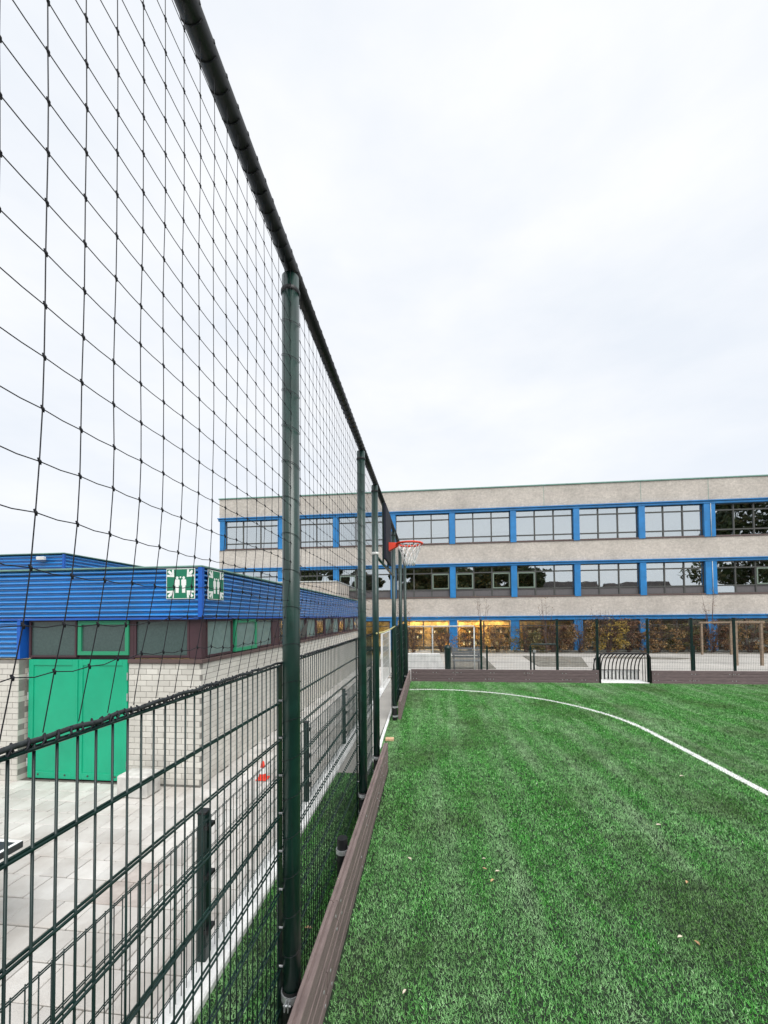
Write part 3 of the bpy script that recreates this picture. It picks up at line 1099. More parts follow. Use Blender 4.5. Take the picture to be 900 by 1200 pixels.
bricks.sort(key=bdist)
restb = MB()
for n_, (f, s, e, fx, z, k_) in enumerate(bricks):
    L_ = e - s
    dz = random.uniform(-0.0015, 0.0015)
    if n_ < 295:
        sc_ = L_ / BL
        if f == 'front':
            # box spans y -0.05..0 ; turn so its face looks to -y
            piece('brick', me_b[k_], ((s + e) / 2, fx + dz, z), an, rot=(0, 0, math.pi), scale=(sc_, 1, 1))
        elif f == 'side':
            piece('brick', me_b[k_], (fx + dz, (s + e) / 2, z), an, rot=(0, 0, -math.pi / 2), scale=(sc_, 1, 1))
        else:
            piece('brick', me_b[k_], (fx + dz, (s + e) / 2, z), an, rot=(0, 0, -math.pi / 2), scale=(sc_, 1, 1))
    else:
        if f == 'front':
            restb.box(s + .004, e - .004, fx + dz, fx + 0.05, z + .004, z + BH - .004)
        else:
            restb.box(fx - 0.05, fx + dz, s + .004, e - .004, z + .004, z + BH - .004)
tag(restb.build('far_bricks', 'block', an), kind='stuff')

# double door
dr = MB().box(-6.56, -4.75, AY + 0.055, AY + 0.09, GZ - 0.05, 1.66).build('door_frame', 'frame_brown', an)
for s, (x0, x1) in enumerate(((-6.53, -5.648), (-5.642, -4.765))):
    d = MB().chbox(x0, x1, AY + 0.012, AY + 0.05, GZ + 0.02, 1.645, 0.004).build('door', 'door_green', an)
    # raised border strips leave a recessed panel
    y0, y1 = AY - 0.002, AY + 0.0115
    for bx in ((x0 + 0.004, x0 + 0.09, GZ + 0.024, 1.641), (x1 - 0.09, x1 - 0.004, GZ + 0.024, 1.641), (x0 + 0.0905, x1 - 0.0905, 1.55, 1.641), (x0 + 0.0905, x1 - 0.0905, GZ + 0.024, GZ + 0.13)):
        MB().chbox(bx[0], bx[1], y0, y1, bx[2], bx[3], 0.003).build('stile', 'door_green', d)
    for zz in (GZ + 0.28, 1.05, 1.38):
        xh = x0 if s == 0 else x1
        MB().tube([(xh, AY - 0.004, zz - 0.06), (xh, AY - 0.004, zz + 0.06)], 0.010, 8).build('hinge', 'galv', d)
    for xx in (x0 + 0.2, x1 - 0.2):
        MB().tube([(xx, AY - 0.008, GZ + 0.085), (xx, AY + 0.004, GZ + 0.085)], 0.014, 8).build('bolt', 'frame_brown', d)
MB().chbox(-5.662, -5.628, AY - 0.016, AY - 0.0025, GZ + 0.03, 1.64, 0.003).build('cover_strip', 'door_green', an)
MB().box(-6.60, -6.545, 5.935, 5.95, GZ, 2.3).build('door_jamb', 'frame_brown', an)

# window band, front face: brown panels with panes set in
FB = MB()
FB.box(-6.56, -3.53, AY + 0.06, AY + 0.10, 1.66, 2.34)
FB.build('band_back', 'frame_brown', an)


def framed_window(parent, face, a0, a1, z0, z1, plane, fm, gm, bar=0.045, depth=0.05, name='window'):
    """frame of four bars with a glass pane; face 'front' looks to -y, 'side' looks to +x"""
    f = MB()
    def bx(mb, u0, u1, v0, v1, d0, d1):
        if face == 'front':
            mb.box(u0, u1, plane + d0, plane + d1, v0, v1)
        else:
            mb.box(plane - d1, plane - d0, u0, u1, v0, v1)
    bx(f, a0, a1, z0, z0 + bar, 0, depth)
    bx(f, a0, a1, z1 - bar, z1, 0, depth)
    bx(f, a0, a0 + bar, z0 + bar, z1 - bar, 0, depth)
    bx(f, a1 - bar, a1, z0 + bar, z1 - bar, 0, depth)
    fo = f.build(name, fm, parent)
    p = MB()
    bx(p, a0 + bar, a1 - bar, z0 + bar, z1 - bar, depth * 0.5, depth * 0.5 + 0.006)
    p.build('pane', gm, fo)
    return fo


framed_window(an, 'front', -6.53, -5.67, 1.68, 2.29, AY + 0.0, 'frame_brown', 'glass_frost', 0.03)
framed_window(an, 'front', -5.63, -4.74, 1.72, 2.27, AY - 0.02, 'frame_green', 'glass_frost', 0.06)
framed_window(an, 'front', -4.66, -3.72, 1.68, 2.29, AY + 0.0, 'frame_brown', 'glass_frost', 0.035)
MB().box(-4.735, -4.665, AY + 0.0, AY + 0.055, 1.66, 2.31).build('mullion', 'frame_brown', an)
MB().box(-3.715, AX, AY + 0.003, AY + 0.055, 1.662, 2.31).build('corner_panel', 'frame_brown', an)
MB().chbox(-4.745, AX + 0.03, AY - 0.03, AY + 0.058, 1.593, 1.655, 0.005).build('sill', 'sill_brown', an)
MB().chbox(AX - 0.058, AX + 0.031, AY + 0.06, 19.6, 1.594, 1.655, 0.005).build('sill', 'sill_brown', an)
# side band
MB().box(AX - 0.10, AX - 0.06, AY + 0.103, 19.6, 1.66, 1.70).build('band_rail', 'frame_brown', an)
MB().box(AX - 0.10, AX - 0.06, AY + 0.103, 19.6, 2.26, 2.34).build('band_rail', 'frame_brown', an)
MB().box(AX - 0.055, AX - 0.003, AY + 0.056, 5.93, 1.657, 2.31).build('corner_panel', 'frame_brown', an)
framed_window(an, 'side', 5.95, 6.80, 1.67, 2.28, AX, 'frame_brown', 'glass_milky', 0.035)
framed_window(an, 'side', 6.86, 7.78, 1.68, 2.27, AX + 0.02, 'frame_green', 'glass_milky', 0.06)
framed_window(an, 'side', 7.80, 8.64, 1.67, 2.28, AX, 'frame_brown', 'glass_milky', 0.035)
MB().box(AX - 0.055, AX - 0.002, 8.66, 9.0, 1.657, 2.31).build('mullion', 'frame_brown', an)
yy = 9.02
q = 0
while yy < 19.0:
    wdt = 0.98
    framed_window(an, 'side', yy, yy + wdt, 1.67, 2.28, AX, 'frame_brown', 'glass_side' if q % 3 == 0 else 'glass_milky', 0.05)
    if q % 3 == 1:     # hopper opened a little
        t0, t1 = yy + 0.1, yy + wdt - 0.1
        hpw = MB()
        hpw.add([(AX + 0.02, t0, 1.74), (AX + 0.02, t1, 1.74), (AX + 0.02, t1, 1.78), (AX + 0.10, t1, 2.2),
                 (AX + 0.03, t0, 1.74), (AX + 0.03, t1, 1.74), (AX + 0.03, t1, 1.78), (AX + 0.12, t1, 2.2)],
                [(0, 1, 2, 3), (4, 7, 6, 5), (0, 4, 5, 1), (1, 5, 6, 2), (2, 6, 7, 3), (3, 7, 4, 0)])
        hpw.build('open_casement', 'frame_dark', an)
    yy += wdt + 0.09
    q += 1
# inside of the annex
ib = MB()
ib.box(-9.0, -8.9, 6.1, 19.0, GZ, 3.0)
ib.box(-8.9, -3.8, 6.1, 19.0, GZ, GZ + 0.02)
ib.build('room', 'blind', an)
MB().box(AX - 0.32, AX - 0.30, AY + 0.3, 19.0, 1.5, 2.339).build('curtain', 'blind', an)
for y in (8.5, 12, 15.5):
    MB().box(-7, -5, y, y + 0.3, 2.7, 2.75).build('ceiling_lamp', 'lamp', an)

# corrugated cladding
def corrugated(parent, name, face, a0, a1, fixed, z0, z1, pitch, depth, m):
    """horizontal trapezoid ribs; outer face at `fixed`"""
    prof = []
    n = max(1, int(round((z1 - z0) / pitch)))
    pt = (z1 - z0) / n
    for r_ in range(n):
        z = z0 + r_ * pt
        prof += [(depth, z), (depth, z + pt * 0.10), (0.002, z + pt * 0.38), (0.0, z + pt * 0.44), (0.002, z + pt * 0.50)]
    prof += [(depth, z1)]
    mb = MB()
    if face == 'front':
        poly = [(fixed + d, z) for d, z in prof] + [(fixed + depth + 0.02, z1), (fixed + depth + 0.02, z0)]
        mb.prism(poly, 'x', a0, a1)
    else:
        poly = [(fixed - d, z) for d, z in prof] + [(fixed - depth - 0.02, z1), (fixed - depth - 0.02, z0)]
        mb.prism(poly, 'y', a0, a1)
    return mb.build(name, m, parent)


FXp, FYp = -3.455, 5.70
corrugated(an, 'fascia', 'front', -14, FXp - 0.06, FYp, 2.315, 3.085, 0.077, 0.058, 'blue_cladding')
corrugated(an, 'fascia', 'side', FYp + 0.06, 19.7, FXp, 2.315, 3.085, 0.077, 0.058, 'blue_cladding')
MB().chbox(FXp - 0.06, FXp + 0.008, FYp - 0.008, FYp + 0.06, 2.31, 3.09, 0.004).build('corner_trim', 'blue_smooth', an)
MB().box(-14, FXp - 0.062, FYp + 0.01, FYp + 0.06, 2.285, 2.3135).build('drip_edge', 'blue_smooth', an)
MB().box(FXp - 0.06, FXp - 0.01, FYp + 0.062, 19.7, 2.285, 2.3135).build('drip_edge', 'blue_smooth', an)
cp = MB()
cp.chbox(-14, FXp + 0.014, FYp - 0.014, FYp + 0.10, 3.092, 3.116, 0.004)
cp.chbox(FXp - 0.10, FXp + 0.014, FYp + 0.102, 19.7, 3.092, 3.116, 0.004)
cp.build('coping', 'coping_green', an)
MB().box(-14, FXp - 0.052, FYp + 0.05, 19.6, 3.0, 3.06).build('roof', 'roof_felt', an)
MB().box(-14, FXp - 0.062, FYp + 0.062, 6.2, 2.341, 2.36).build('soffit', 'frame_brown', an)
MB().box(-4.2, FXp - 0.062, 6.201, 19.6, 2.341, 2.36).build('soffit', 'frame_brown', an)
MB().box(FXp - 0.3, FXp, 19.61, 19.7, GZ, 2.28).build('end_wall', 'block', an)
# lower cladding left of the door
corrugated(an, 'lower_cladding', 'front', -14, -6.665, FYp + 0.02, 1.665, 2.284, 0.077, 0.052, 'blue_cladding')
MB().box(-6.664, -6.602, FYp + 0.018, 5.96, 1.662, 2.284).build('reveal_panel', 'blue_smooth', an)
# raised block on the roof
ub = thing('roof_plant_room', (-8.16, 8.0, 3.06), 'blue clad raised block on the annex roof at the left edge', 'roof block')
corrugated(ub, 'cladding', 'front', -16, -8.20, 8.0, 3.065, 3.78, 0.077, 0.05, 'blue_cladding')
corrugated(ub, 'cladding', 'side', 8.04, 17, -8.16, 3.065, 3.78, 0.077, 0.05, 'blue_cladding')
MB().chbox(-8.20, -8.155, 7.995, 8.04, 3.065, 3.785, 0.004).build('corner_trim', 'blue_smooth', ub)
MB().chbox(-16, -8.14, 7.98, 17, 3.787, 3.81, 0.004).build('coping', 'coping_green', ub)
lm = thing('flood_light', (-8.66, 7.95, 3.64), 'small white flood light on the blue roof block', 'lamp')
MB().chbox(-8.76, -8.57, 7.90, 7.97, 3.64, 3.72, 0.008).build('housing', 'white_paint', lm)
MB().chbox(-8.70, -8.63, 7.97, 8.0, 3.66, 3.70, 0.003).build('bracket', 'galv', lm)


# assembly point signs
def assembly_sign(label, origin, ux, nrm):
    """0.47 m square sign; ux: direction of its width, nrm: outward normal"""
    ux, nrm = Vector(ux), Vector(nrm)
    up = Vector((0, 0, 1))
    t_ = thing('assembly_sign', origin, label, 'sign', 'green assembly point signs')
    O = Vector(origin)
    SZ = 0.47

    def flat(name, polys, d0, d1, m, parent):
        mb = MB()
        for poly in polys:
            n = len(poly)
            A = [O + ux * (u * SZ) + up * (v * SZ) + nrm * d0 for u, v in poly]
            B = [O + ux * (u * SZ) + up * (v * SZ) + nrm * d1 for u, v in poly]
            mb.add(A + B, [tuple(range(n)), tuple(range(2 * n - 1, n - 1, -1))] + [(i, n + i, n + (i + 1) % n, (i + 1) % n) for i in range(n)])
        return mb.build(name, m, parent)
    pl = flat('plate', [[(0, 0), (1, 0), (1, 1), (0, 1)]], 0.0, 0.012, 'sign_white', t_)
    flat('green_field', [[(0.02, 0.02), (0.98, 0.02), (0.98, 0.98), (0.02, 0.98)]], 0.0125, 0.014, 'sign_green', t_)
    for cx, cy in ((0.19, 0.81), (0.81, 0.81), (0.19, 0.19), (0.81, 0.19)):
        d = Vector((0.5 - cx, 0.5 - cy)).normalized()
        pn = Vector((-d.y, d.x))
        c = Vector((cx, cy))
        P_ = lambda a, b: tuple(c + d * a + pn * b)
        flat('arrow', [[P_(-0.165, -0.045), P_(0.0, -0.045), P_(0.0, 0.045), P_(-0.165, 0.045)],
                       [P_(0.125, 0.0), P_(-0.06, 0.165), P_(-0.105, 0.115), P_(-0.01, 0.035), P_(-0.01, -0.035), P_(-0.105, -0.115), P_(-0.06, -0.165)]],
             0.0145, 0.016, 'sign_white', t_)
    for cx in (0.385, 0.615):
        head = [(cx + 0.045 * math.cos(q), 0.695 + 0.048 * math.sin(q)) for q in np.linspace(0, 2 * math.pi, 14, endpoint=False)]
        body = [(cx - 0.085, 0.62), (cx - 0.06, 0.645), (cx + 0.06, 0.645), (cx + 0.085, 0.62), (cx + 0.085, 0.44), (cx + 0.058, 0.44), (cx + 0.055, 0.20),
                (cx - 0.055, 0.20), (cx - 0.058, 0.44), (cx - 0.085, 0.44)]
        flat('figure', [head, body], 0.0145, 0.016, 'sign_white', t_)
    child = [(0.5 + 0.028 * math.cos(q), 0.715 + 0.03 * math.sin(q)) for q in np.linspace(0, 2 * math.pi, 12, endpoint=False)]
    flat('figure', [child], 0.0145, 0.016, 'sign_white', t_)
    return t_


assembly_sign('green assembly point sign on the front fascia, facing the court', (-4.03, FYp - 0.002, 2.60), (1, 0, 0), (0, -1, 0))
assembly_sign('green assembly point sign around the corner on the side fascia, seen at a slant', (FXp + 0.002, 5.86, 2.60), (0, 1, 0), (1, 0, 0))

# ------------------------------------------------------------------ the school
sc_ = thing('school_building', (1.72, 26.7, 0), 'three storey pale brick school with blue bands and columns', 'building')
WY = 26.70
X0, X1 = -14.85, 34.0
ROWS = [(9.24, 7.22), (5.59, 3.59)]
wl = MB()
wl.box(X0, X1, WY, WY + 0.30, 9.42, 10.84)
wl.box(X0, X1, WY, WY + 0.30, 5.79, 7.14)
wl.box(X0, X1, WY, WY + 0.30, 2.25, 3.52)
wl.build('brick_band', 'far_brick', sc_)
sd = MB()
sd.box(X0 + 0.002, X0 + 0.3, WY + 0.302, WY + 14, 0, 10.84)
sd.box(X1 - 0.3, X1 - 0.002, WY + 0.302, WY + 14, 0, 10.84)
sd.box(X0 + 0.302, X1 - 0.302, WY + 13.7, WY + 14, 0, 10.84)
sd.build('outer_wall', 'far_brick', sc_)
for xj in (7.72, 13.72, 17.72):
    MB().box(xj - 0.012, xj + 0.012, WY - 0.006, WY - 0.001, 9.43, 10.83).build('movement_joint', 'coping_green', sc_)
MB().chbox(X0 - 0.06, X1 + 0.06, WY - 0.06, WY + 14.05, 10.842, 10.92, 0.01).build('coping', 'coping_green', sc_)
for z0, z1 in ((9.245, 9.46), (5.60, 5.81), (1.99, 2.265)):
    b = MB()
    b.chbox(X0 - 0.05, X1 + 0.05, WY - 0.09, WY + 0.25, z0, z1 - 0.07, 0.01)
    b.chbox(X0 - 0.09, X1 + 0.09, WY - 0.16, WY - 0.004, z1 - 0.068, z1, 0.01)
    b.build('blue_band', 'blue_paint', sc_)
# slabs and rooms behind the glass
fl = MB()
for z in (10.7, 7.0, 3.45):
    fl.box(X0 + 0.31, X1 - 0.31, WY + 0.31, WY + 13.6, z - 0.25, z)
fl.box(X0 + 0.31, X1 - 0.31, WY + 6.0, WY + 6.2, 3.46, 6.74)
fl.box(X0 + 0.31, X1 - 0.31, WY + 6.0, WY + 6.2, 7.01, 10.44)
for kx in range(-4, 9, 2):
    xx = 1.72 + 4 * kx
    fl.box(xx - 0.08, xx + 0.08, WY + 0.45, WY + 6.0, 3.46, 6.74)
    fl.box(xx - 0.08, xx + 0.08, WY + 0.45, WY + 6.0, 7.01, 10.44)
fl.build('floor_and_partition', 'room', sc_)
wr = MB()
wr.box(X0 + 0.31, X1 - 0.31, WY + 3.4, WY + 3.6, 0.0, 3.19)
wr.build('room_wall', 'room_warm', sc_)
COLS = [1.72 + 4.0 * k_ for k_ in range(-4, 9)]
BAYS = list(zip(COLS[:-1], COLS[1:]))
CW = 0.19
for ci, x in enumerate(COLS):
    w2 = 0.33 if abs(x - 17.72) < 0.1 else CW
    if ci == 0:
        x = X0 + 0.25
    for (zt, zb) in ROWS:
        MB().chbox(x - w2, x + w2, WY - 0.07, WY + 0.22, zb - 0.08, zt, 0.01).build('column', 'blue_paint', sc_)
    if w2 > 0.3:
        for (zt, zb) in ROWS:
            MB().tube([(x + 0.05, WY - 0.09, zb - 0.08), (x + 0.05, WY - 0.09, zt)], 0.02, 8).build('drain_pipe', 'steel_grey', sc_, True)
    MB().chbox(x - 0.27, x + 0.27, WY - 0.05, WY + 0.22, 0.0, 1.99, 0.01).build('column', 'blue_paint', sc_)


def school_window(xa, xb, zt, zb, row, bi):
    """three lights wide: transom strip, main panes, bottom strip"""
    y = WY + 0.10
    wn = MB()
    fw = 0.08
    us = [xa + (xb - xa) * t_ / 3 for t_ in range(4)]
    h = zt - zb
    vs = [zb, zb + 0.19 * h, zb + 0.80 * h, zt]
    if row == 1:
        vs = [zb, zb + 0.24 * h, zb + 0.80 * h, zt]
    for u in us:
        c0 = max(xa, u - fw / 2)
        c1 = min(xb, u + fw / 2)
        wn.box(c0, c1, y, y + 0.08, zb, zt)
    for v in vs:
        for a, b in zip(us[:-1], us[1:]):
            wn.box(a + fw / 2, b - fw / 2, y + 0.003, y + 0.077, max(zb, v - fw / 2), min(zt, v + fw / 2))
    wo = wn.build('window', 'frame_dark', sc_, org=((xa + xb) / 2, y, zb))
    for ia, (a, b) in enumerate(zip(us[:-1], us[1:])):
        for iv, (c, d) in enumerate(zip(vs[:-1], vs[1:])):
            m = 'glass'
            if row == 1 and iv == 0:
                m = 'spandrel' if not (bi in (8, 9) and ia == 0) else 'glass'
            tw = random.uniform(-0.006, 0.006)
            mb = MB()
            a_, b_, c_, d_ = a + fw / 2, b - fw / 2, c + fw / 2, d - fw / 2
            mb.add([(a_, y + 0.04 + tw, c_), (b_, y + 0.04 - tw, c_), (b_, y + 0.04 - tw, d_), (a_, y + 0.04 + tw, d_)], [(0, 1, 2, 3)])
            mb.add([(a_, y + 0.048 + tw, c_), (b_, y + 0.048 - tw, c_), (b_, y + 0.048 - tw, d_), (a_, y + 0.048 + tw, d_)], [(3, 2, 1, 0)])
            mb.build('pane' if m == 'glass' else 'spandrel', m, wo)
            if row == 1 and iv == 1 and (bi, ia) in CASE:
                f = MB()
                fr_ = 0.075
                f.box(a_, b_, y - 0.02, y + 0.03, c_, c_ + fr_)
                f.box(a_, b_, y - 0.02, y + 0.03, d_ - fr_, d_)
                f.box(a_, a_ + fr_, y - 0.02, y + 0.03, c_ + fr_, d_ - fr_)
                f.box(b_ - fr_, b_, y - 0.02, y + 0.03, c_ + fr_, d_ - fr_)
                f.build('casement', 'frame_pale', wo)
            if row == 0 and iv == 1 and (bi * 3 + ia) % 4 != 1:
                # pulled-down roller blind inside
                MB().box(a_, b_, y + 0.16, y + 0.17, c_ + random.choice([0.0, 0.0, 0.0, 0.3]), zt).build('blind', 'blind', wo)
    MB().chbox(xa, xb, WY - 0.05, WY + 0.22, zb - 0.082, zb - 0.002, 0.008).build('sill', 'sill_brown', wo)
    return wo


CASE = {(3, 2), (4, 0), (4, 2), (5, 0), (2, 0), (8, 2)}
for bi, (xa, xb) in enumerate(BAYS):
    if xa > 27:
        continue
    ea = 0.33 if abs(xa - 17.72) < 0.1 else CW
    eb = 0.33 if abs(xb - 17.72) < 0.1 else CW
    xl = X0 + 0.25 if bi == 0 else xa
    for row, (zt, zb) in enumerate(ROWS):
        school_window(xl + ea + 0.003, xb - eb - 0.003, zt, zb, row, bi)
    # ground floor glazing
    gx0, gx1 = (xl if bi == 0 else xa) + 0.303, xb - 0.303
    us = [gx0 + (gx1 - gx0) * t_ / 2 for t_ in range(3)]
    wn = MB()
    for u in us:
        wn.box(max(gx0, u - 0.04), min(gx1, u + 0.04), WY + 0.10, WY + 0.18, 0.03, 1.98)
    for v in (0.07, 1.62, 1.95):
        for a, b in zip(us[:-1], us[1:]):
            wn.box(a + 0.04, b - 0.04, WY + 0.103, WY + 0.177, v - 0.035, v + 0.027)
    wo = wn.build('window', 'frame_dark', sc_, org=((gx0 + gx1) / 2, WY + 0.1, 0.03))
    for a, b in zip(us[:-1], us[1:]):
        for c, d in ((0.097, 1.585), (1.647, 1.915)):
            MB().box(a + 0.04, b - 0.04, WY + 0.136, WY + 0.144, c, d).build('pane', 'glass_clear', wo)
# lit ground floor rooms at the left: lamps, shelves, things on the shelves
for xx in (-1.4, 1.2, 3.9):
    MB().box(xx, xx + 1.2, WY + 1.0, WY + 1.3, 2.6, 2.66).build('ceiling_lamp', 'lamp', sc_)
    MB().box(xx, xx + 1.2, WY + 2.4, WY + 2.7, 2.6, 2.66).build('ceiling_lamp', 'lamp', sc_)
for xx in (-2.0, 0.2, 2.4, 4.6, 6.9):
    sh = MB()
    for zz in (0.1, 0.55, 1.0, 1.45):
        sh.box(xx, xx + 1.6, WY + 3.0, WY + 3.35, zz, zz + 0.03)
    sh.box(xx - 0.03, xx - 0.001, WY + 3.0, WY + 3.35, 0, 1.6)
    sh.box(xx + 1.601, xx + 1.63, WY + 3.0, WY + 3.35, 0, 1.6)
    so = sh.build('shelf', 'wood_inside', sc_)
    for zz in (0.131, 0.581, 1.031):
        x_ = xx + 0.05
        while x_ < xx + 1.45:
            ww = random.uniform(0.06, 0.22)
            MB().box(x_, x_ + ww, WY + 3.05, WY + 3.3, zz, zz + random.uniform(0.15, 0.36)).build('box', random.choice(['white_paint', 'wood_inside', 'cone_red', 'leaf_box', 'blue_paint', 'table_dark']) if False else random.choice(['white_paint', 'wood_inside', 'timber', 'table_dark', 'timber']), so)
            x_ += ww + random.uniform(0.02, 0.12)
# warm cupboards seen on the first floor
for (xx, ww, hh) in ((-0.2, 1.2, 0.7), (3.6, 0.9, 1.0), (11.2, 1.4, 1.0)):
    MB().box(xx, xx + ww, WY + 1.2, WY + 1.7, 3.46, 3.46 + 0.4 + hh).build('cupboard', 'wood_inside', sc_)
for (xx,) in ((3.9,), (11.6,), (0.2,)):
    MB().box(xx, xx + 0.9, WY + 2.0, WY + 2.3, 6.3, 6.36).build('ceiling_lamp', 'lamp', sc_)

# projecting hall in front of the school
hl = thing('projecting_hall', (-5.4, 23, 0), 'pale flat-roofed hall jutting out behind the blue annex', 'building')
MB().box(-15, -5.36, 23.0, 26.68, -0.4, 4.40).build('wall', 'far_brick', hl)
MB().chbox(-15.05, -5.33, 22.95, 26.69, 4.402, 4.47, 0.01).build('coping', 'steel_grey', hl)

# ------------------------------------------------------------------ loose things in the yard
# low white wall with sloping end
lw = MB()
lw.prism([(-1.25, 0.006), (0.66, 0.006), (0.62, 0.30), (0.43, 0.92), (-1.25, 0.92)], 'y', 14.45, 14.75)
tag(lw.build('low_wall', 'white_paint'), 'low white wall with a sloping end behind the far fence', 'wall')
# football goal frame
gf = thing('goal_frame', (0.6, 16.5, 0), 'thin pale metal goal frame behind the far fence', 'goal')
MB().tube([(-0.9, 16.5, 1.87), (1.90, 16.5, 1.87)], 0.03, 10).build('crossbar', 'steel_grey', gf, True)
for x in (-0.9, 0.20, 1.90):
    MB().tube([(x, 16.5, 0.004), (x, 16.5, 1.84)], 0.026, 10).build('upright', 'steel_grey', gf, True)
# dark green bin beside the wall
bn = thing('litter_bin', (0.78, 15.2, 0), 'dark green litter bin at the end of the low white wall', 'bin')
MB().lathe([(0.0, 0.0), (0.10, 0.0), (0.11, 0.02), (0.125, 1.0), (0.13, 1.02)], (0.76, 15.3, 0.004), 16).build('body', 'green_steel', bn, True)
MB().lathe([(0.14, 1.02), (0.145, 1.06), (0.10, 1.16), (0.0, 1.2)], (0.76, 15.3, 0.004), 16).build('lid', 'green_steel', bn, True)
# bench
bh = thing('garden_bench', (1.6, 16.7, 0), 'grey slatted bench behind the far fence', 'bench')
for q in range(4):
    MB().chbox(1.02, 2.20, 16.50 + q * 0.12, 16.60 + q * 0.12, 0.42, 0.45, 0.004).build('seat_slat', 'bench_grey', bh)
for q in range(4):
    yb = 17.0 + q * 0.03
    MB().chbox(1.02, 2.20, yb, yb + 0.028, 0.52 + q * 0.11, 0.61 + q * 0.11, 0.004).build('back_slat', 'bench_grey', bh)
for x in (1.10, 2.12):
    lgm = MB()
    lgm.tube([(x, 16.52, 0.0), (x, 16.52, 0.41)], 0.022, 8)
    lgm.tube([(x, 16.98, 0.0), (x, 17.0, 0.42), (x, 17.14, 0.98)], 0.022, 8)
    lgm.build('leg_frame', 'bench_grey', bh, True)
    MB().tube([(x, 16.50, 0.64), (x, 16.8, 0.66), (x, 17.04, 0.64)], 0.02, 8).build('arm_rest', 'bench_grey', bh, True)
# timber frames
for (xa, xb, y, lab) in ((15.35, 16.85, 24.0, 'tall timber portal frame nearest the school wall'), (13.55, 14.57, 19.0, 'timber portal frame standing nearer the far fence, right edge')):
    tf = thing('timber_frame', ((xa + xb) / 2, y, 0), lab, 'timber frame', 'timber portal frames')
    zt_ = 2.3 - 0.55 if y > 20 else 1.86
    for x in (xa, xb):
        MB().chbox(x - 0.05, x + 0.05, y - 0.05, y + 0.05, 0.0, zt_, 0.008).build('post', 'timber', tf)
    MB().chbox(xa - 0.12, xb + 0.12, y - 0.055, y + 0.055, zt_ + 0.001, zt_ + 0.10, 0.008).build('beam', 'timber', tf)

# traffic cone
cn = thing('traffic_cone', (-2.665, 6.137, -0.3), 'small red and white traffic cone beside the annex wall', 'cone')
c0 = (-2.665, 6.137, -0.298)
K = 0.84
MB().chbox(c0[0] - 0.105 * K, c0[0] + 0.105 * K, c0[1] - 0.105 * K, c0[1] + 0.105 * K, -0.298, -0.276, 0.008).build('base', 'cone_red', cn)
MB().lathe([(0.085 * K, 0.026 * K), (0.080 * K, 0.04 * K), (0.066 * K, 0.115 * K)], c0, 20).build('lower_cone', 'cone_red', cn, True)
MB().lathe([(0.0663 * K, 0.115 * K), (0.045 * K, 0.225 * K)], c0, 20).build('white_stripe', 'sign_white', cn, True)
MB().lathe([(0.0447 * K, 0.225 * K), (0.027 * K, 0.325 * K), (0.020 * K, 0.335 * K), (0.0, 0.335 * K)], c0, 20).build('tip', 'cone_red', cn, True)
# concrete block
cb_ = MB().chbox(-4.52, -4.05, 5.30, 5.62, -0.298, 0.02, 0.02)
tag(cb_.build('concrete_block', 'concrete'), 'pale concrete block by the right side of the green door', 'block')
cb_ = MB().chbox(-7.35, -6.95, 5.35, 5.66, -0.298, -0.02, 0.02)
tag(cb_.build('concrete_block', 'concrete'), 'pale concrete block left of the green door at the picture edge', 'block')
# table tennis table
tt = thing('table_tennis_table', (-4.1, 1.6, -0.3), 'dark outdoor table tennis table at the left edge', 'table')
MB().chbox(-4.90, -3.375, 0.24, 2.98, 0.40, 0.455, 0.006).build('table_top', 'table_dark', tt)
for bx in ((-4.895, -3.38, 2.945, 2.975), (-4.895, -3.38, 0.245, 0.275), (-4.895, -4.865, 0.276, 2.944), (-3.41, -3.38, 0.276, 2.944)):
    MB().box(bx[0], bx[1], bx[2], bx[3], 0.456, 0.458).build('edge_line', 'sign_white', tt)
MB().box(-4.95, -3.33, 1.60, 1.62, 0.456, 0.60).build('net_plate', 'steel_grey', tt)
for y in (0.75, 2.3):
    MB().chbox(-4.6, -3.75, y - 0.08, y + 0.08, -0.298, 0.398, 0.01).build('leg', 'concrete', tt)
# offcut of wood on the turf
oc = MB().chbox(-0.80, -0.645, 7.25, 7.36, 0.004, 0.05, 0.006)
tag(oc.build('wood_offcut', 'offcut'), 'small tan wood offcut lying on the turf in the fence gap', 'wood offcut')

# fallen leaves
LEAF_COLS = {'tan': mat('leaf_tan', (0.50, 0.33, 0.18), 0.7, var=0.3, vscale=60), 'pale': mat('leaf_pale', (0.62, 0.55, 0.44), 0.7, var=0.2, vscale=60)}
M.update({'leaf_' + k_: v for k_, v in LEAF_COLS.items()})
LV = [(-0.193, 3.742, .035, 'pale', 'pale leaf on the turf nearest the side kick board'),
      (0.497, 3.809, .022, 'pale', 'tiny pale leaf at the back of the leaf cluster on the turf'),
      (0.484, 3.66, .028, 'tan', 'small tan leaf at the left of the leaf cluster on the turf'),
      (0.591, 3.635, .030, 'pale', 'pale leaf at the right of the leaf cluster on the turf'),
      (0.526, 3.506, .034, 'tan', 'brownish leaf at the front of the leaf cluster on the turf'),
      (-0.165, 2.434, .026, 'pale', 'white scrap of leaf on the turf close to the camera'),
      (2.45, 4.588, .040, 'pale', 'pale leaf alone on the turf at the right, farther back'),
      (2.156, 3.644, .032, 'tan', 'tan leaf alone on the turf at the right, mid distance'),
      (1.739, 3.032, .030, 'pale', 'pale leaf left of a tan one, near right turf'),
      (1.823, 2.99, .032, 'tan', 'tan leaf right of a pale one, near right turf'),
      (3.513, 5.981, .045, 'pale', 'pale leaf on the turf just inside the white line'),
      (-0.89, 2.85, .040, 'tan', 'tan leaf on the turf strip behind the kick board')]
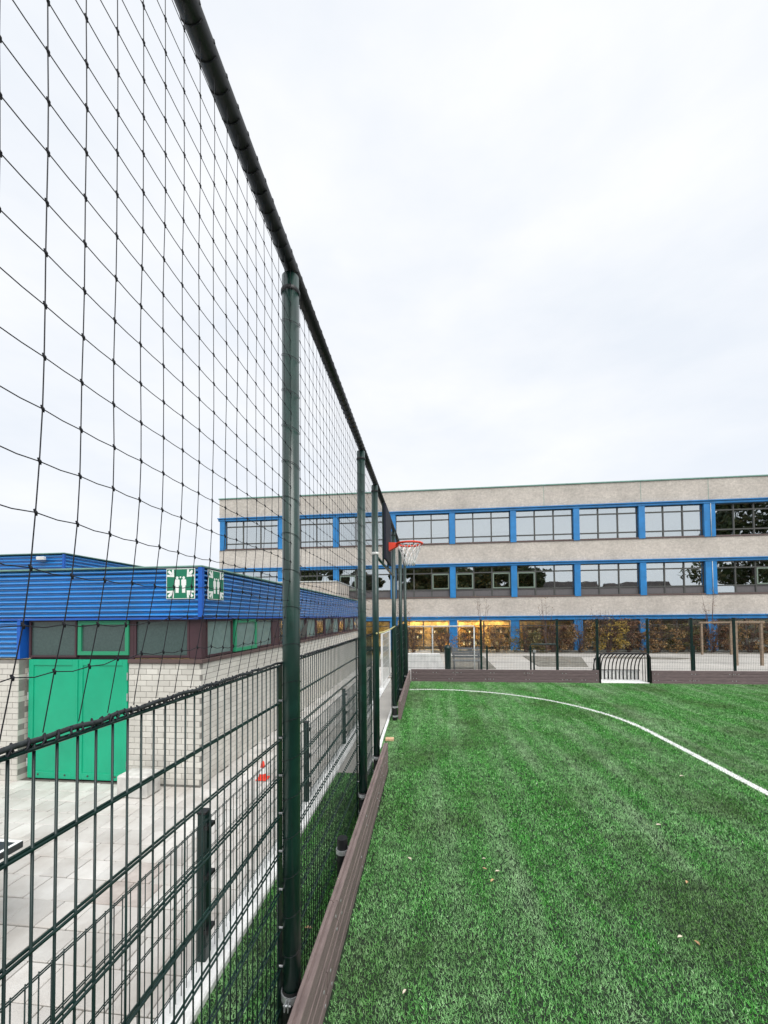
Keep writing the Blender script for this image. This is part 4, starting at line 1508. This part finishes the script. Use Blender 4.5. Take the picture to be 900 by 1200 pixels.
for x, y, s, kind, lab in LV:
    s *= 0.72
    a = random.uniform(0, 6.28)
    mb = MB()
    ring = [(1.0, 0), (0.55, 0.33), (0.1, 0.45), (-0.5, 0.30), (-1.0, 0.0), (-0.5, -0.34), (0.1, -0.42), (0.55, -0.30)]
    P_ = [(x + s * (u * math.cos(a) - v * math.sin(a)), y + s * (u * math.sin(a) + v * math.cos(a)), 0.031 + s * 0.35 * abs(v) * 2) for u, v in ring]
    mb.add(P_ + [(p[0], p[1], p[2] - 0.002) for p in P_] + [(x, y, 0.026)], [(i, (i + 1) % 8, 16) for i in range(8)] + [(15 - i for i in range(8))])
    tag(mb.build('fallen_leaf', 'leaf_' + kind, org=(x, y, 0.02)), lab, 'leaf', 'fallen leaves on the turf')


# ------------------------------------------------------------------ shrubs and trees
def leaf_cloud(parent, name, C_, rad, n, size, m, flat=0.0):
    """leaf faces through the volume of several lumps"""
    C_ = np.array(C_)
    rad = np.array(rad)
    k_ = len(C_)
    pick = RNG.integers(0, k_, n)
    d = RNG.normal(size=(n, 3))
    d /= np.linalg.norm(d, axis=1)[:, None]
    rr = RNG.uniform(0.25, 1, n) ** 0.5
    p = C_[pick] + d * rad[pick] * rr[:, None]
    u = RNG.normal(size=(n, 3))
    u /= np.linalg.norm(u, axis=1)[:, None]
    v = np.cross(u, RNG.normal(size=(n, 3)))
    v /= np.linalg.norm(v, axis=1)[:, None]
    s = size * RNG.uniform(0.5, 1.2, n)[:, None]
    V_ = np.stack([p - u * s, p + v * s * 0.5, p + u * s, p - v * s * 0.5], 1)
    var = np.clip(RNG.normal(0.5, 0.25, n) + 0.2 * (RNG.random(k_)[pick] - 0.5), 0, 1)
    return quads_obj(name, V_, m, parent=parent, var=var)


shr = [(0.9, 25.0, 1.3, 0.7, 'leaf_rust', 260, 'sparse rusty shrub at the left end of the planting'),
       (2.6, 25.1, 1.35, 0.8, 'leaf_rust', 420, 'sparse rusty shrub behind the bench'),
       (4.3, 25.0, 1.5, 0.8, 'leaf_rust', 620, 'thin copper shrub in front of the lit windows'),
       (6.0, 25.0, 1.6, 0.9, 'leaf_olive', 900, 'olive brown shrub behind the tube barrier'),
       (7.6, 25.1, 1.75, 1.0, 'leaf_wine', 1300, 'wine brown shrub left of the yellow bush'),
       (9.2, 25.0, 1.8, 1.0, 'leaf_rust', 1400, 'dense rusty shrub directly left of the yellow bush'),
       (10.7, 24.8, 2.0, 0.8, 'leaf_yellow', 800, 'yellow leaved bush above the small goal'),
       (12.0, 25.1, 1.8, 1.0, 'leaf_wine', 1400, 'dense wine brown shrub directly right of the yellow bush'),
       (13.6, 25.0, 1.75, 1.0, 'leaf_rust', 1300, 'rusty shrub left of the tall timber frame'),
       (15.1, 25.3, 1.8, 0.9, 'leaf_olive', 1100, 'olive brown shrub behind the left post of the tall timber frame'),
       (16.8, 25.3, 1.7, 1.0, 'leaf_wine', 1300, 'wine brown shrub behind the right post of the tall timber frame'),
       (18.6, 25.1, 1.75, 1.0, 'leaf_rust', 1300, 'rusty shrub right of the tall timber frame'),
       (20.5, 25.1, 1.8, 1.1, 'leaf_wine', 1400, 'wine brown shrub at the right edge of the picture'),
       (-0.9, 25.0, 1.5, 0.7, 'leaf_rust', 320, 'sparse twiggy shrub above the low white wall')]
for x, y, h, r_, m, n, lab in shr:
    h, r_ = h * 1.12, r_ * 1.2
    t_ = thing('shrub', (x, y, 0.02), lab, 'shrub', 'autumn shrubs in front of the school')
    st = MB()
    for q in range(22):
        a = random.uniform(0, 6.28)
        rr_ = random.uniform(0.2, r_ * 0.95)
        zt_ = h * random.uniform(0.75, 1.15)
        st.tube([(x + 0.06 * math.cos(a), y + 0.06 * math.sin(a), 0.0), (x + 0.5 * rr_ * math.cos(a), y + 0.5 * rr_ * math.sin(a), zt_ * 0.55),
                 (x + rr_ * math.cos(a), y + rr_ * math.sin(a), zt_)], [0.014, 0.009, 0.004], 5)
        for s in range(4):
            f = random.uniform(0.4, 0.9)
            p0 = (x + rr_ * f * math.cos(a), y + rr_ * f * math.sin(a), zt_ * f)
            b_ = random.uniform(0, 6.28)
            st.tube([p0, (p0[0] + 0.25 * math.cos(b_), p0[1] + 0.25 * math.sin(b_), p0[2] + 0.25)], [0.008, 0.003], 4)
    st.build('stems', 'stem', t_)
    cs, rs = [], []
    for q in range(34):
        d = random.uniform(-1, 1)
        cs.append((x + d * r_, y + random.uniform(-0.45, 0.45), random.uniform(0.12, h * (0.95 - 0.25 * d * d))))
        s = random.uniform(0.14, 0.36)
        rs.append((s, s, s * 0.8))
    leaf_cloud(t_, 'foliage', cs, rs, int(n * 2.1), 0.058, m)

# thin saplings that rise above the ground floor
for x, y, h, lab in ((3.35, 24.6, 3.7, 'thin bare sapling rising by the lit windows'), (7.1, 24.6, 3.8, 'thin bare sapling left of the small goal'),
                     (16.3, 24.7, 3.7, 'thin bare sapling by the tall timber frame'), (10.0, 24.6, 3.3, 'thin bare sapling above the small goal'), (-1.2, 24.6, 3.0, 'thin bare sapling above the low white wall')):
    t_ = thing('sapling', (x, y, 0.02), lab, 'sapling', 'bare saplings')
    tk = MB()
    tops = []
    for q in range(5):
        a = random.uniform(0, 6.28)
        d = random.uniform(0.1, 0.6)
        hh = h * random.uniform(0.65, 1.05)
        ps = [(x, y, 0), (x + 0.3 * d * math.cos(a), y + 0.3 * d * math.sin(a), hh * 0.4), (x + 0.7 * d * math.cos(a), y + 0.7 * d * math.sin(a), hh * 0.75), (x + d * math.cos(a), y + d * math.sin(a), hh)]
        tk.tube(ps, [0.018, 0.013, 0.009, 0.004], 5)
        tops.append(ps)
        for s in range(4):
            f = random.uniform(0.55, 0.95)
            p0 = Vector(ps[1]).lerp(Vector(ps[3]), f)
            b_ = random.uniform(0, 6.28)
            tk.tube([p0, p0 + Vector((0.22 * math.cos(b_), 0.22 * math.sin(b_), 0.2))], [0.006, 0.003], 4)
    tk.build('stems', 'stem', t_)
    leaf_cloud(t_, 'leaves', [p[2] for p in tops] + [p[3] for p in tops], [(0.25, 0.25, 0.25)] * (2 * len(tops)), 46, 0.04, 'leaf_rust')


# what the school windows mirror: trees and houses on the other side of the court
def tree(x, y, h, r_, lab, n=2600, size=0.30):
    t_ = thing('broadleaf_tree', (x, y, -0.4), lab, 'tree', 'trees mirrored in the school windows')
    tk = MB()
    tk.tube([(x, y, -0.4), (x + 0.1, y, h * 0.3), (x, y + 0.1, h * 0.6), (x + 0.2, y, h * 0.9)], [0.28, 0.2, 0.13, 0.04], 8)
    cs, rs = [], []
    for q in range(16):
        a = random.uniform(0, 6.28)
        z = random.uniform(0.3, 0.95)
        d = r_ * random.uniform(0.2, 0.85) * (1.15 - abs(z - 0.55) * 1.2)
        p = (x + d * math.cos(a), y + d * math.sin(a), h * z)
        tk.tube([(x, y, h * z * 0.7), ((x + p[0]) / 2, (y + p[1]) / 2, h * z * 0.88), p], [0.09, 0.05, 0.02], 5)
        cs.append(p)
        s = r_ * random.uniform(0.28, 0.45)
        rs.append((s, s, s * 0.8))
    tk.build('trunk', 'bark', t_)
    leaf_cloud(t_, 'crown', cs, rs, n, size, 'leaf_dark')


for x, y, h, r_, lab in ((-24, -26, 13, 5, 'dark tree mirrored in the windows left of the fence posts'), (-13, -27, 12, 4.5, 'dark tree mirrored beside the fence posts'),
                         (-3, -26, 13, 5, 'dark tree mirrored in the window beside the ring'), (6, -27, 13.5, 5, 'dark tree mirrored in the third window bay from the ring'),
                         (15, -26, 13.5, 5.5, 'dark tree mirrored left of the mirrored houses'), (10.5, -29, 14, 5, 'dark tree mirrored in the fourth bay, behind its neighbours'), (1.5, -29, 14, 5, 'dark tree mirrored behind the ring, at the back'), (21, -28, 11.5, 4.5, 'lower dark tree mirrored beside the first mirrored house'), (-18, -29, 13.5, 5, 'dark tree mirrored above the annex roof, at the back'), (57, -24, 26, 8, 'tall tree mirrored in the top right windows'),
                         (68, -26, 25, 8, 'tall tree mirrored at the top right edge')):
    tree(x, y, h, r_, lab, 7000, 0.5)
for x, wd, hr, lab in ((30, 11, 9.2, 'brick house mirrored in the bay below the wide windows'), (43.5, 12, 8.8, 'brick house mirrored near the wide blue column')):
    hs_ = thing('house', (x, -30, -0.4), lab, 'house', 'houses mirrored in the school windows')
    MB().box(x - wd / 2, x + wd / 2, -34, -28, -0.4, 5.0).build('wall', 'house_wall', hs_)
    MB().prism([(-34.4, 5.0), (-27.6, 5.0), (-31, hr)], 'x', x - wd / 2 - 0.3, x + wd / 2 + 0.3).build('roof', 'roof_tile', hs_)
    for q in range(4):
        xx = x - wd / 2 + 1 + q * (wd - 3) / 3
        MB().box(xx, xx + 1.2, -27.99, -27.95, 2.8, 4.2).build('window', 'white_paint', hs_)
